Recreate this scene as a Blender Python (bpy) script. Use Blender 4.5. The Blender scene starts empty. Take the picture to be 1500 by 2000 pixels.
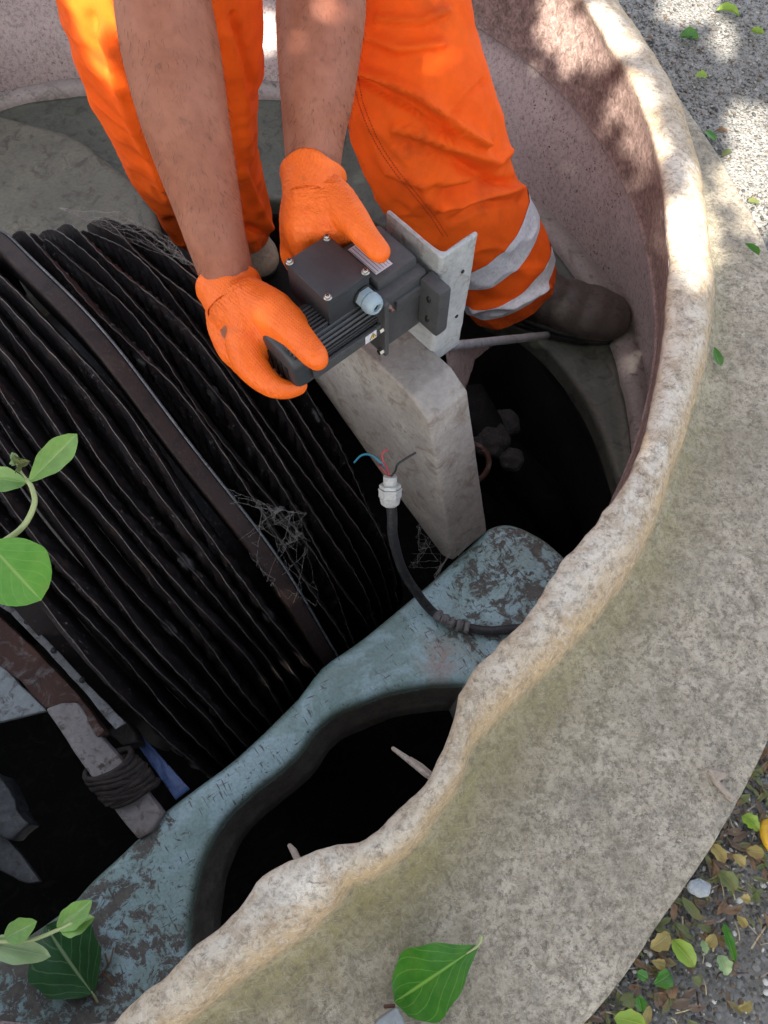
import bpy, bmesh, math, random
import numpy as np
from mathutils import Vector, Matrix, noise as mnoise
random.seed(7); np.random.seed(7)
S = bpy.context.scene
COL = S.collection
# ------------------------------------------------------------------ camera, sky, sun, exposure
CAM = Vector((0, 0, .95)); PITCH = math.radians(65); F = 1444.0
cd = bpy.data.cameras.new('camera'); cam = bpy.data.objects.new('camera', cd); COL.objects.link(cam)
cam.location = CAM; cam.rotation_euler = (math.radians(90) - PITCH, 0, 0)
cd.sensor_fit = 'VERTICAL'; cd.sensor_height = 36; cd.lens = 36 * F / 2000; cd.clip_start = .02; cd.clip_end = 500
S.camera = cam
SUNV = Vector((-.30, -.70, .65)).normalized()
w = bpy.data.worlds.new('World'); S.world = w; w.use_nodes = True
nt = w.node_tree; nt.nodes.clear()
sky = nt.nodes.new('ShaderNodeTexSky'); sky.sky_type = 'NISHITA'; sky.sun_disc = False
sky.sun_elevation = math.asin(SUNV.z); sky.sun_rotation = math.atan2(SUNV.x, SUNV.y)
sky.air_density = 1; sky.dust_density = 2.5; sky.ozone_density = 1
bg = nt.nodes.new('ShaderNodeBackground'); bg.inputs[1].default_value = .088
out = nt.nodes.new('ShaderNodeOutputWorld')
# thin broken cloud, unseen, added to whiten the blue skylight
tc = nt.nodes.new('ShaderNodeTexCoord'); cn = nt.nodes.new('ShaderNodeTexNoise'); cn.inputs['Scale'].default_value = 2.2; cn.inputs['Detail'].default_value = 6
cr = nt.nodes.new('ShaderNodeValToRGB'); cr.color_ramp.elements[0].position = .40; cr.color_ramp.elements[1].position = .68
cm = nt.nodes.new('ShaderNodeMix'); cm.data_type = 'RGBA'; cm.inputs[7].default_value = (9.2, 8.9, 8.6, 1)
mul = nt.nodes.new('ShaderNodeMath'); mul.operation = 'MULTIPLY'; mul.inputs[1].default_value = .72
nt.links.new(tc.outputs['Generated'], cn.inputs['Vector']); nt.links.new(cn.outputs['Fac'], cr.inputs[0])
nt.links.new(cr.outputs[0], mul.inputs[0]); nt.links.new(mul.outputs[0], cm.inputs[0])
nt.links.new(sky.outputs[0], cm.inputs[6]); nt.links.new(cm.outputs[2], bg.inputs[0]); nt.links.new(bg.outputs[0], out.inputs[0])
sd = bpy.data.lights.new('sun', 'SUN'); sd.energy = 5; sd.angle = math.radians(.5); sd.color = (1, .93, .82)
so = bpy.data.objects.new('sun', sd); COL.objects.link(so); so.location = (-3, -2, 6)
so.rotation_euler = (-SUNV).to_track_quat('-Z', 'Y').to_euler()
vs = S.view_settings; vs.view_transform = 'Standard'; vs.look = 'None'; vs.gamma = 1; vs.exposure = 1.88; vs.use_curve_mapping = False
# ------------------------------------------------------------------ geometry of the view (to turn measured points into places)
_f = Vector((0, math.cos(PITCH), -math.sin(PITCH))); _u = Vector((0, math.sin(PITCH), math.cos(PITCH)))
def ray(px, py): return _f + Vector(((px - 750) / F, 0, 0)) + _u * ((1000 - py) / F)
def P(px, py, z):
    d = ray(px, py); return CAM + d * ((z - CAM.z) / d.z)
def PD(px, py, depth): return CAM + ray(px, py) * depth
PHI = math.radians(41.35); AX = Vector((math.cos(PHI), math.sin(PHI), 0)); NX = Vector((-math.sin(PHI), math.cos(PHI), 0))
def AN(a, n, z): return AX * a + NX * n + Vector((0, 0, z))
CX, CY = -.493, 1.006
def polar(p): return math.degrees(math.atan2(p.y - CY, p.x - CX)) % 360, math.hypot(p.x - CX, p.y - CY)
def pol(th, r, z): t = math.radians(th); return Vector((CX + r * math.cos(t), CY + r * math.sin(t), z))
# ------------------------------------------------------------------ helpers
def tag(o, label=None, cat=None, group=None, kind=None):
    if label: o['label'] = label
    if cat: o['category'] = cat
    if group: o['group'] = group
    if kind: o['kind'] = kind
    return o
def thing(name, label, cat, loc=(0, 0, 0), group=None):
    o = bpy.data.objects.new(name, None); COL.objects.link(o); o.location = loc; o.empty_display_size = .05
    return tag(o, label, cat, group)
def wloc(o):
    v = Vector(o.location); p = o.parent
    while p: v += p.location; p = p.parent
    return v
def link(name, me, mats, parent=None, loc=None, smooth=True):
    """me is in world coordinates; the object gets its origin at loc (or its parent's)"""
    o = bpy.data.objects.new(name, me); COL.objects.link(o)
    if parent is not None:
        base = wloc(parent); o.parent = parent
        me.transform(Matrix.Translation(-base))
    elif loc is not None:
        o.location = loc; me.transform(Matrix.Translation(-Vector(loc)))
    if not isinstance(mats, (list, tuple)): mats = [mats]
    for m in mats: me.materials.append(m)
    if smooth: me.polygons.foreach_set('use_smooth', [True] * len(me.polygons))
    return o
def obj(name, bm, mats, parent=None, loc=None, smooth=True, recalc=True):
    if recalc: bmesh.ops.recalc_face_normals(bm, faces=bm.faces)
    me = bpy.data.meshes.new(name); bm.to_mesh(me); bm.free()
    return link(name, me, mats, parent, loc, smooth)
def cr_spline(pts, n, closed=False):
    """Catmull-Rom through pts (vectors of any length as tuples)"""
    p = [np.array(q, float) for q in pts]; m = len(p); out = []
    segs = m if closed else m - 1
    for i in range(segs):
        if closed: a, b, c, d = p[i - 1], p[i], p[(i + 1) % m], p[(i + 2) % m]
        else: a, b, c, d = p[max(i - 1, 0)], p[i], p[i + 1], p[min(i + 2, m - 1)]
        for k in range(n):
            t = k / n
            out.append(.5 * ((2 * b) + (-a + c) * t + (2 * a - 5 * b + 4 * c - d) * t * t + (-a + 3 * b - 3 * c + d) * t ** 3))
    if not closed: out.append(p[-1])
    return out
def frames(pts):
    """parallel-transport frames"""
    T = []
    for i in range(len(pts)):
        a = pts[max(i - 1, 0)]; b = pts[min(i + 1, len(pts) - 1)]
        T.append((b - a).normalized())
    ref = Vector((0, 0, 1)) if abs(T[0].z) < .9 else Vector((1, 0, 0))
    x = T[0].cross(ref).normalized(); out = []
    for t in T:
        x = (x - t * x.dot(t)).normalized(); out.append((x, t.cross(x).normalized()))
    return T, out
def tube(bm, pts, rad, seg=10, caps=True, round_caps=False):
    pts = [Vector(p) for p in pts]
    if not isinstance(rad, (list, tuple)): rad = [rad] * len(pts)
    rad = list(rad)
    if round_caps:
        d0 = (pts[0] - pts[1]).normalized(); d1 = (pts[-1] - pts[-2]).normalized(); r0, r1 = rad[0], rad[-1]
        pre = [(pts[0] + d0 * r0 * s, r0 * c) for s, c in ((.98, .15), (.8, .6), (.45, .89))]
        post = [(pts[-1] + d1 * r1 * s, r1 * c) for s, c in ((.45, .89), (.8, .6), (.98, .15))]
        pts = [p for p, _ in pre] + pts + [p for p, _ in post]; rad = [r for _, r in pre] + rad + [r for _, r in post]
    T, fr = frames(pts); rings = []
    for p, r, (x, y) in zip(pts, rad, fr):
        rings.append([bm.verts.new(p + (x * math.cos(2 * math.pi * k / seg) + y * math.sin(2 * math.pi * k / seg)) * r) for k in range(seg)])
    for A, B in zip(rings, rings[1:]):
        for k in range(seg): bm.faces.new((A[k], A[(k + 1) % seg], B[(k + 1) % seg], B[k]))
    if caps: bm.faces.new(rings[0][::-1]); bm.faces.new(rings[-1])
    return rings
def box(bm, M, lo, hi):
    """box in a frame M: function mapping (a,b,c) to a world point"""
    v = [bm.verts.new(M(x, y, z)) for z in (lo[2], hi[2]) for y in (lo[1], hi[1]) for x in (lo[0], hi[0])]
    for f in ((0, 2, 3, 1), (4, 5, 7, 6), (0, 1, 5, 4), (2, 6, 7, 3), (0, 4, 6, 2), (1, 3, 7, 5)): bm.faces.new([v[i] for i in f])
    return v
def bev(bm, w, seg=2):
    bmesh.ops.bevel(bm, geom=[e for e in bm.edges if e.calc_face_angle(0) > .5], offset=w, segments=seg, profile=.6, affect='EDGES', clamp_overlap=True)
def prism(bm, top, bot):
    a = [bm.verts.new(p) for p in top]; b = [bm.verts.new(p) for p in bot]; n = len(a)
    bm.faces.new(a); bm.faces.new(b[::-1])
    for i in range(n): bm.faces.new((a[i], b[i], b[(i + 1) % n], a[(i + 1) % n]))
def fbm(p, s, o=3, seed=0):
    v = 0; a = 1; q = Vector(p) * s + Vector((seed * 17.3, seed * 5.1, seed * 9.7))
    for _ in range(o): v += a * mnoise.noise(q); q = q * 2.03; a *= .5
    return v
def roughen(bm, amp, s, o=3, seed=0):
    bm.normal_update()
    for v in bm.verts: v.co += v.normal * amp * fbm(v.co, s, o, seed)
def subdiv_rough(bm, L=.015, amp=.0015, s=40, it=4):
    bmesh.ops.triangulate(bm, faces=bm.faces)
    for _ in range(it):
        lg = [e for e in bm.edges if e.calc_length() > L]
        if not lg: break
        bmesh.ops.subdivide_edges(bm, edges=lg, cuts=1); bmesh.ops.triangulate(bm, faces=bm.faces)
    roughen(bm, amp, s, 3, 5); return bm
def to_mesh_eval(o):
    dg = bpy.context.evaluated_depsgraph_get(); dg.update()
    me = bpy.data.meshes.new_from_object(o.evaluated_get(dg)); return me
def organic(name, bm, voxel, smooth_it, mats, parent, post=None):
    """fuse overlapping closed shapes of bm into one continuous skin"""
    me = bpy.data.meshes.new(name); bmesh.ops.recalc_face_normals(bm, faces=bm.faces); bm.to_mesh(me); bm.free()
    t = bpy.data.objects.new('tmp', me); COL.objects.link(t)
    m = t.modifiers.new('r', 'REMESH'); m.mode = 'VOXEL'; m.voxel_size = voxel
    s = t.modifiers.new('s', 'SMOOTH'); s.factor = .5; s.iterations = smooth_it
    r = to_mesh_eval(t); bpy.data.objects.remove(t)
    if post:
        b = bmesh.new(); b.from_mesh(r); post(b); b.to_mesh(r); b.free()
    r.materials.clear()
    return link(name, r, mats, parent)
# ------------------------------------------------------------------ materials
class NT:
    def __init__(s, name):
        s.m = bpy.data.materials.new(name); s.m.use_nodes = True; s.t = s.m.node_tree; s.b = s.t.nodes['Principled BSDF']
        s.co = s.t.nodes.new('ShaderNodeTexCoord').outputs['Object']
    def n(s, k, **kw):
        x = s.t.nodes.new(k)
        for a, v in kw.items(): setattr(x, a, v)
        return x
    def L(s, a, b): s.t.links.new(a, b)
    def noise(s, sc, det=5, rough=.6, dist=0, stretch=None, rot=None):
        x = s.n('ShaderNodeTexNoise'); x.inputs['Scale'].default_value = sc; x.inputs['Detail'].default_value = det
        x.inputs['Roughness'].default_value = rough; x.inputs['Distortion'].default_value = dist
        v = s.co
        if stretch:
            mp = s.n('ShaderNodeMapping', vector_type='TEXTURE'); mp.inputs['Scale'].default_value = tuple(1 / q for q in stretch)
            if rot: mp.inputs['Rotation'].default_value = rot
            s.L(v, mp.inputs[0]); v = mp.outputs[0]
        s.L(v, x.inputs['Vector']); return x.outputs['Fac']
    def vor(s, sc, feat='F1', out='Distance', rnd=1):
        x = s.n('ShaderNodeTexVoronoi'); x.feature = feat; x.inputs['Scale'].default_value = sc; x.inputs['Randomness'].default_value = rnd
        s.L(s.co, x.inputs['Vector']); return x.outputs[out]
    def ramp(s, v, stops, interp='LINEAR'):
        r = s.n('ShaderNodeValToRGB'); e = r.color_ramp.elements; r.color_ramp.interpolation = interp
        while len(e) < len(stops): e.new(.5)
        for el, (p, c) in zip(e, stops):
            el.position = p; el.color = (c, c, c, 1) if not isinstance(c, tuple) else (*c, 1)
        s.L(v, r.inputs[0]); return r.outputs[0]
    def math(s, op, a, b=0, clamp=False):
        x = s.n('ShaderNodeMath'); x.operation = op; x.use_clamp = clamp
        for i, v in ((0, a), (1, b)):
            if isinstance(v, (int, float)): x.inputs[i].default_value = v
            else: s.L(v, x.inputs[i])
        return x.outputs[0]
    def mix(s, fac, a, b, mode='MIX'):
        x = s.n('ShaderNodeMix'); x.data_type = 'RGBA'; x.blend_type = mode
        for i, v in ((0, fac), (6, a), (7, b)):
            if isinstance(v, (int, float)): x.inputs[i].default_value = v
            elif isinstance(v, tuple): x.inputs[i].default_value = (*v, 1)
            else: s.L(v, x.inputs[i])
        return x.outputs[2]
    def attr(s, name):
        x = s.n('ShaderNodeAttribute'); x.attribute_name = name; return x.outputs['Fac']
    def fin(s, col, rough=.6, bump=None, bs=.3, bd=.002, metal=0, spec=.5, sss=0, sheen=0):
        b = s.b
        for k, v in (('Base Color', col), ('Roughness', rough), ('Metallic', metal)):
            if isinstance(v, (int, float)): b.inputs[k].default_value = v
            elif isinstance(v, tuple): b.inputs[k].default_value = (*v, 1)
            else: s.L(v, b.inputs[k])
        b.inputs['Specular IOR Level'].default_value = spec
        if sss: b.inputs['Subsurface Weight'].default_value = sss; b.inputs['Subsurface Radius'].default_value = (.01, .004, .002); b.inputs['Subsurface Scale'].default_value = 1
        if sheen: b.inputs['Sheen Weight'].default_value = sheen
        if bump is not None:
            x = s.n('ShaderNodeBump'); x.inputs['Strength'].default_value = bs; x.inputs['Distance'].default_value = bd
            s.L(bump, x.inputs['Height']); s.L(x.outputs[0], b.inputs['Normal'])
        return s.m
def grime(name, c1, c2, c3, sc=6, speck=(.03, .025, .02), speck_amt=.5, speck_sc=60, rough=.7, bs=.4, metal=0, spec=.4, fine=120, bd=.002, rr=.12):
    """aged surface: two-tone mottling, patches of c3, dark specks, grain"""
    s = NT(name); n1 = s.noise(sc, 6, .65, .4); n2 = s.noise(sc * 3.7, 6, .7, 1); n3 = s.noise(fine, 4, .7)
    col = s.mix(s.ramp(n1, [(.35, 0.), (.65, 1.)]), c1, c2)
    col = s.mix(s.ramp(n2, [(.52, 0.), (.64, .85)]), col, c3)
    sp = s.math('MULTIPLY', s.ramp(s.noise(speck_sc, 3, .6), [(.60, 0.), (.66, 1.)]), s.ramp(s.noise(sc * 2, 3), [(.4, 0.), (.7, 1.)]))
    col = s.mix(s.math('MULTIPLY', sp, speck_amt), col, speck)
    col = s.mix(s.ramp(n3, [(.3, .45), (.7, 0.)]), col, (c1[0] * .45, c1[1] * .45, c1[2] * .45))
    h = s.math('ADD', s.math('MULTIPLY', n2, .6), s.math('MULTIPLY', n3, .5))
    r = s.math('ADD', s.math('MULTIPLY', n2, rr * 2), rough - rr)
    return s.fin(col, r, h, bs, bd, metal, spec)
M = {}
M['wall'] = grime('aged_pink_grey_grp', (.36, .29, .285), (.43, .35, .34), (.29, .235, .23), 4, (.035, .025, .022), .95, 55, .75, .3)
M['sheath_black'] = grime('dusty_black_rubber', (.02, .02, .022), (.035, .035, .04), (.08, .078, .075), 20, (.2, .2, .2), .4, 150, .55, .3)
M['pit_side'] = grime('slimed_pit_side', (.016, .016, .015), (.030, .030, .027), (.05, .045, .04), 7, (.12, .12, .11), .5, 90, .4, .8, spec=.6)
M['ledge'] = grime('slimy_green_grey_grp', (.075, .085, .068), (.115, .125, .10), (.045, .045, .04), 6, (.02, .018, .016), .7, 50, .5, .4)
M['pit'] = grime('slimed_black_pit', (.006, .006, .006), (.011, .011, .011), (.022, .021, .020), 6, (.04, .04, .04), .3, 90, .7, .4, spec=.12)
M['plinth'] = grime('grey_weathered_grp', (.30, .27, .25), (.45, .41, .36), (.22, .175, .14), 7, (.07, .05, .04), .6, 75, .55, .2)
M['plinth_side'] = M['plinth']
M['galv'] = grime('weathered_galvanised_steel', (.33, .34, .34), (.42, .43, .43), (.24, .21, .19), 14, (.1, .06, .04), .6, 60, .5, .5, metal=.35)
M['disc'] = grime('black_biofilm_plastic', (.011, .0095, .0105), (.021, .018, .020), (.036, .018, .014), 10, (.24, .23, .22), .85, 170, .42, .6, spec=.55)
M['disc_edge'] = grime('dusty_disc_edge', (.05, .038, .034), (.20, .18, .165), (.02, .016, .015), 11, (.01, .01, .01), .6, 90, .7, .4)
M['ring'] = grime('brown_black_steel_hoop', (.022, .013, .012), (.035, .019, .017), (.014, .011, .011), 8, (.12, .1, .09), .5, 220, .65, .5, spec=.25)
M['rust'] = grime('rusted_steel', (.10, .04, .025), (.05, .022, .018), (.17, .15, .15), 9, (.02, .015, .012), .8, 50, .75, .7)
M['water'] = NT('dark_water').fin((.004, .005, .006), .03, spec=1.0)
M['motor'] = grime('grey_cast_motor_paint', (.065, .067, .070), (.078, .080, .083), (.055, .056, .058), 20, (.12, .12, .12), .2, 200, .48, .15, bd=.0004, rr=.04)
M['motor_dark'] = grime('dark_grey_plastic', (.040, .045, .050), (.046, .051, .056), (.037, .041, .046), 12, (.08, .08, .08), .3, 200, .38, .15, bd=.0003, rr=.06)
M['gland'] = NT('pale_blue_nylon').fin((.30, .39, .44), .4)
M['gland_white'] = grime('dirty_white_nylon', (.5, .5, .47), (.55, .55, .52), (.35, .34, .3), 40, (.1, .1, .08), .5, 200, .5, .3)
M['steel'] = NT('zinc_screw').fin((.5, .48, .44), .3, metal=1)
M['black'] = NT('black_hole').fin((.006, .006, .006), .6)
M['sticker'] = NT('white_sticker').fin((.62, .60, .64), .35)
M['ink'] = NT('black_print').fin((.03, .03, .035), .5)
M['yellow_ink'] = NT('yellow_print').fin((.75, .55, .05), .5)
M['wire_blue'] = NT('blue_wire').fin((.04, .22, .32), .4)
M['wire_red'] = NT('red_wire').fin((.35, .05, .05), .4)
M['wire_black'] = NT('black_wire').fin((.02, .02, .022), .4)
M['cloth_dark'] = grime('rotten_rag', (.035, .028, .025), (.055, .045, .04), (.02, .017, .016), 30, (.1, .09, .08), .4, 100, .9, 1, bd=.004)
M['web'] = NT('cobweb').fin((.26, .25, .235), .9)
M['wood'] = grime('grey_dead_twig', (.35, .29, .24), (.4, .34, .29), (.2, .16, .13), 50, (.05, .04, .03), .5, 100, .8, .5)
def m_deck():
    s = NT('flaking_blue_green_gelcoat')
    n1 = s.noise(2.2, 5, .6, .5); n2 = s.noise(16, 8, .72, .8); n3 = s.noise(55, 5, .7); n4 = s.noise(190, 4, .7)
    st = s.attr('dark')      # dirt cover measured along the deck
    col = s.mix(s.ramp(n1, [(.35, 0.), (.65, 1.)]), (.19, .31, .30), (.27, .41, .41))
    col = s.mix(s.ramp(s.noise(7, 5, .6, 2), [(.46, 0.), (.56, .75)]), col, (.35, .52, .58))  # pale blue patches: sky reflection painted into the gelcoat colour
    thr = s.math('ADD', s.math('ADD', s.math('MULTIPLY', n2, .5), s.math('MULTIPLY', s.noise(60, 8, .8, 1), .5)), s.math('MULTIPLY', st, .24))
    flake = s.ramp(thr, [(.60, 0.), (.63, 1.)])
    dirt = s.mix(s.ramp(n3, [(.4, 0.), (.6, 1.)]), (.075, .07, .062), (.135, .128, .112))
    col = s.mix(flake, col, dirt)
    col = s.mix(s.math('MULTIPLY', s.ramp(s.noise(95, 4, .7, .5), [(.60, 0.), (.64, .9)]), s.ramp(s.noise(9, 4), [(.42, 0.), (.58, 1.)])), col, (.06, .045, .04))
    col = s.mix(s.math('MULTIPLY', s.attr('margin'), .75), col, (.13, .19, .14))
    pk = s.attr('pink')
    col = s.mix(s.math('MULTIPLY', s.ramp(n2, [(.42, 0.), (.5, 1.)]), pk), col, (.36, .22, .17))
    fib = s.math('MAXIMUM', s.ramp(s.noise(300, 2, .4, .5, (1, .14, 1), (0, 0, .6)), [(.63, 0.), (.68, 1.)]), s.ramp(s.noise(280, 2, .4, .5, (1, .14, 1), (0, 0, 2.1)), [(.66, 0.), (.72, 1.)]))
    col = s.mix(s.math('MULTIPLY', s.math('MULTIPLY', fib, .9), s.ramp(s.noise(20, 4), [(.45, 0.), (.55, 1.)])), col, (.05, .042, .04))
    col = s.mix(s.ramp(n4, [(.3, .35), (.6, 0.)]), col, (.05, .05, .045))
    rough = s.math('ADD', s.math('MULTIPLY', flake, .4), s.ramp(n3, [(.3, .28), (.7, .5)]))
    h = s.math('SUBTRACT', s.math('MULTIPLY', n3, .5), s.math('MULTIPLY', flake, .5))
    h = s.math('ADD', h, s.math('MULTIPLY', n4, .3))
    return s.fin(col, rough, h, .5, .0015, spec=.8)
M['deck'] = m_deck()
def m_rim():
    s = NT('bare_fibreglass_rim')
    n1 = s.noise(5, 6, .65, .3); n2 = s.noise(22, 7, .7, .6); n3 = s.noise(110, 5, .75)
    inner = s.attr('inner'); tan = s.attr('tan'); green = s.attr('green')
    flange = s.mix(s.ramp(n2, [(.35, 0.), (.65, 1.)]), (.36, .315, .24), (.50, .445, .355))
    flange = s.mix(s.ramp(s.noise(40, 8, .85, .5), [(.47, 0.), (.60, .8)]), flange, (.18, .155, .115))
    flange = s.mix(s.ramp(s.noise(150, 5, .8), [(.52, 0.), (.60, .7)]), flange, (.085, .075, .06))
    flange = s.mix(s.ramp(s.noise(210, 4, .8), [(.58, 0.), (.66, .6)]), flange, (.62, .58, .50))
    flange = s.mix(s.ramp(n1, [(.35, .6), (.55, 0.)]), flange, (.21, .185, .135))
    flange = s.mix(s.ramp(s.noise(11, 6, .75, 1), [(.54, 0.), (.64, .55)]), flange, (.20, .18, .15))
    bead = s.mix(s.ramp(n1, [(.35, 0.), (.6, 1.)]), (.50, .42, .31), (.66, .61, .53))
    bead = s.mix(s.ramp(n2, [(.46, 0.), (.62, .8)]), bead, (.33, .24, .155))
    bead = s.mix(s.ramp(s.noise(75, 6, .8, .8), [(.55, 0.), (.63, .75)]), bead, (.16, .12, .085))
    tanc = s.mix(s.ramp(n2, [(.35, 0.), (.6, 1.)]), (.38, .24, .11), (.50, .36, .20))
    col = s.mix(s.attr('bead'), flange, bead)
    col = s.mix(s.math('MULTIPLY', tan, s.ramp(n2, [(.3, .55), (.6, 1.)])), col, tanc)
    col = s.mix(s.math('MULTIPLY', green, s.ramp(n2, [(.3, 1.), (.7, .5)])), col, (.235, .205, .085))
    wall = s.mix(s.ramp(n1, [(.35, 0.), (.65, 1.)]), (.41, .345, .335), (.52, .45, .435))
    wd = s.math('MULTIPLY', s.ramp(s.noise(120, 3, .7), [(.60, 0.), (.65, 1.)]), s.ramp(s.noise(7, 4), [(.35, .1), (.6, 1.)]))
    wall = s.mix(s.math('MULTIPLY', wd, .95), wall, (.04, .028, .024))
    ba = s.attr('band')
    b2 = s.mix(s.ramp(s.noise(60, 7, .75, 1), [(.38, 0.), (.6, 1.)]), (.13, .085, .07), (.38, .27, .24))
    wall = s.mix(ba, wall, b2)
    col = s.mix(inner, col, wall)
    # chopped strand fibres
    fs = []
    for a in (.2, .9, 1.7, 2.5): fs.append(s.ramp(s.noise(420, 1, .3, .6, (1, .13, .4), (0, 0, a)), [(.62, 0.), (.70, 1.)]))
    fib = s.math('MAXIMUM', s.math('MAXIMUM', fs[0], fs[1]), s.math('MAXIMUM', fs[2], fs[3]))
    col = s.mix(s.math('MULTIPLY', s.math('MULTIPLY', fib, s.math('ADD', .10, s.math('MULTIPLY', s.attr('bead'), .28))), s.math('SUBTRACT', 1, inner)), col, (.66, .62, .54))
    col = s.mix(s.ramp(n3, [(.32, .62), (.52, 0.)]), col, (.10, .08, .06))
    h = s.math('ADD', s.math('ADD', s.math('MULTIPLY', n2, .9), s.math('MULTIPLY', n3, .45)), s.math('MULTIPLY', fib, .25))
    return s.fin(col, .72, h, .6, .003, spec=.35)
M['rim'] = m_rim()
def m_ground():
    s = NT('exposed_aggregate_concrete')
    v = s.n('ShaderNodeTexVoronoi'); v.inputs['Scale'].default_value = 75; s.L(s.co, v.inputs['Vector'])
    v2 = s.n('ShaderNodeTexVoronoi'); v2.inputs['Scale'].default_value = 190; s.L(s.co, v2.inputs['Vector'])
    n1 = s.noise(1.7, 6, .6); n2 = s.noise(14, 6, .7); n3 = s.noise(150, 4, .7)
    bw = s.n('ShaderNodeSeparateColor'); s.L(v.outputs['Color'], bw.inputs[0])
    bw2 = s.n('ShaderNodeSeparateColor'); s.L(v2.outputs['Color'], bw2.inputs[0])
    stone = s.ramp(bw.outputs[0], [(0., (.08, .08, .075)), (.3, (.17, .165, .15)), (.5, (.24, .235, .215)), (.62, (.17, .135, .11)), (.8, (.29, .285, .265)), (1., (.40, .39, .37))])
    s2 = s.ramp(bw2.outputs[0], [(0., (.08, .08, .075)), (.5, (.17, .16, .14)), (1., (.34, .32, .29))])
    cement = s.mix(s.ramp(n3, [(.35, 0.), (.65, 1.)]), (.16, .16, .15), (.30, .295, .28))
    col = s.mix(s.ramp(v2.outputs['Distance'], [(.35, 1.), (.5, 0.)]), cement, s2)
    pick = s.math('MULTIPLY', s.ramp(v.outputs['Distance'], [(.30, 1.), (.40, 0.)]), s.ramp(bw.outputs[1], [(.5, 0.), (.52, 1.)]))
    col = s.mix(pick, col, stone)
    col = s.mix(s.ramp(n1, [(.5, 0.), (.7, .5)]), col, (.15, .135, .11))
    col = s.mix(s.ramp(n2, [(.55, 0.), (.7, .4)]), col, (.07, .06, .045))
    h = s.math('ADD', s.math('MULTIPLY', pick, .8), s.math('ADD', s.math('MULTIPLY', n3, .5), s.math('MULTIPLY', s.ramp(v2.outputs['Distance'], [(.2, 1.), (.5, 0.)]), .5)))
    return s.fin(col, .8, h, .8, .004, spec=.3)
M['ground'] = m_ground()
def m_fabric():
    s = NT('orange_workwear_fabric')
    wv = s.noise(900, 2, .5); n1 = s.noise(9, 5, .6, .5); n2 = s.noise(45, 5, .7)
    col = s.mix(s.ramp(n1, [(.35, 0.), (.7, 1.)]), (.95, .125, .006), (.86, .095, .004))
    col = s.mix(s.math('MULTIPLY', s.attr('dirt'), s.ramp(n2, [(.35, .15), (.62, 1.)])), col, (.13, .05, .022))
    h = s.math('ADD', s.math('MULTIPLY', wv, .12), s.math('ADD', s.math('MULTIPLY', n2, .15), s.math('MULTIPLY', s.noise(22, 3, .5, 1.5), .6)))
    return s.fin(col, .8, h, .35, .004, spec=.2)
M['fabric'] = m_fabric()
def m_glove():
    s = NT('orange_nitrile')
    mp = s.n('ShaderNodeMapping'); mp.inputs['Rotation'].default_value = (.4, .3, .8); s.L(s.co, mp.inputs[0])
    w1 = s.n('ShaderNodeTexWave'); w1.wave_type = 'BANDS'; w1.inputs['Scale'].default_value = 95; w1.inputs['Distortion'].default_value = .6; s.L(mp.outputs[0], w1.inputs[0])
    w2 = s.n('ShaderNodeTexWave'); w2.wave_type = 'BANDS'; w2.bands_direction = 'Y'; w2.inputs['Scale'].default_value = 95; w2.inputs['Distortion'].default_value = .6; s.L(mp.outputs[0], w2.inputs[0])
    n = s.noise(35, 5, .6, 1.2); wr = s.ramp(s.math('ABSOLUTE', s.math('SUBTRACT', s.noise(24, 4, .55, 2.2, (.6, .6, 2.6)), .5)), [(0., 0.), (.09, 1.)])
    col = s.mix(s.ramp(n, [(.35, 0.), (.7, 1.)]), (.93, .165, .012), (.84, .13, .009))
    h = s.math('ADD', s.math('MULTIPLY', s.math('MULTIPLY', w1.outputs[1], w2.outputs[1]), .16), s.math('ADD', s.math('MULTIPLY', n, .25), s.math('MULTIPLY', s.math('MULTIPLY', wr, s.math('ADD', s.attr('wr'), .06)), .9)))
    col = s.mix(s.ramp(s.noise(50, 5, .8), [(.60, 0.), (.72, .45)]), col, (.30, .09, .02))
    return s.fin(col, .48, h, .75, .0035, spec=.45, sss=.03)
M['glove'] = m_glove()
def m_skin():
    s = NT('tanned_skin'); n = s.noise(18, 5, .6, .6); f = s.noise(260, 4, .7); vor = s.vor(420)
    col = s.mix(s.ramp(n, [(.3, 0.), (.7, 1.)]), (.29, .103, .060), (.37, .148, .092))
    col = s.mix(s.ramp(s.noise(60, 4, .7), [(.35, .35), (.6, 0.)]), col, (.20, .068, .04))
    col = s.mix(s.ramp(s.vor(34), [(.018, .8), (.03, 0.)]), col, (.12, .05, .035))
    hair = s.ramp(s.noise(70, 2, .4, .6, (1, 1, .16), (.3, .2, 0)), [(.66, 0.), (.74, .4)])
    col = s.mix(hair, col, (.12, .06, .04))
    return s.fin(col, .55, s.math('ADD', s.math('MULTIPLY', f, .6), s.math('ADD', s.math('MULTIPLY', vor, .3), s.math('MULTIPLY', s.noise(30, 3), 1.0))), .3, .0012, spec=.4, sss=.12)
M['skin'] = m_skin()
M['reflective'] = grime('silver_reflective_tape', (.70, .72, .75), (.78, .79, .81), (.50, .50, .50), 25, (.3, .28, .27), .5, 60, .45, .4)
M['boot'] = grime('worn_brown_leather', (.075, .062, .056), (.105, .088, .078), (.05, .04, .036), 15, (.12, .1, .09), .4, 120, .5, .5)
M['sole'] = grime('black_rubber_sole', (.018, .017, .017), (.026, .025, .025), (.04, .037, .035), 20, (.1, .09, .08), .4, 120, .6, .4)
M['sock'] = grime('beige_boot_suede', (.38, .32, .22), (.45, .38, .27), (.25, .2, .14), 30, (.1, .08, .05), .5, 90, .8, .4)
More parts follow.
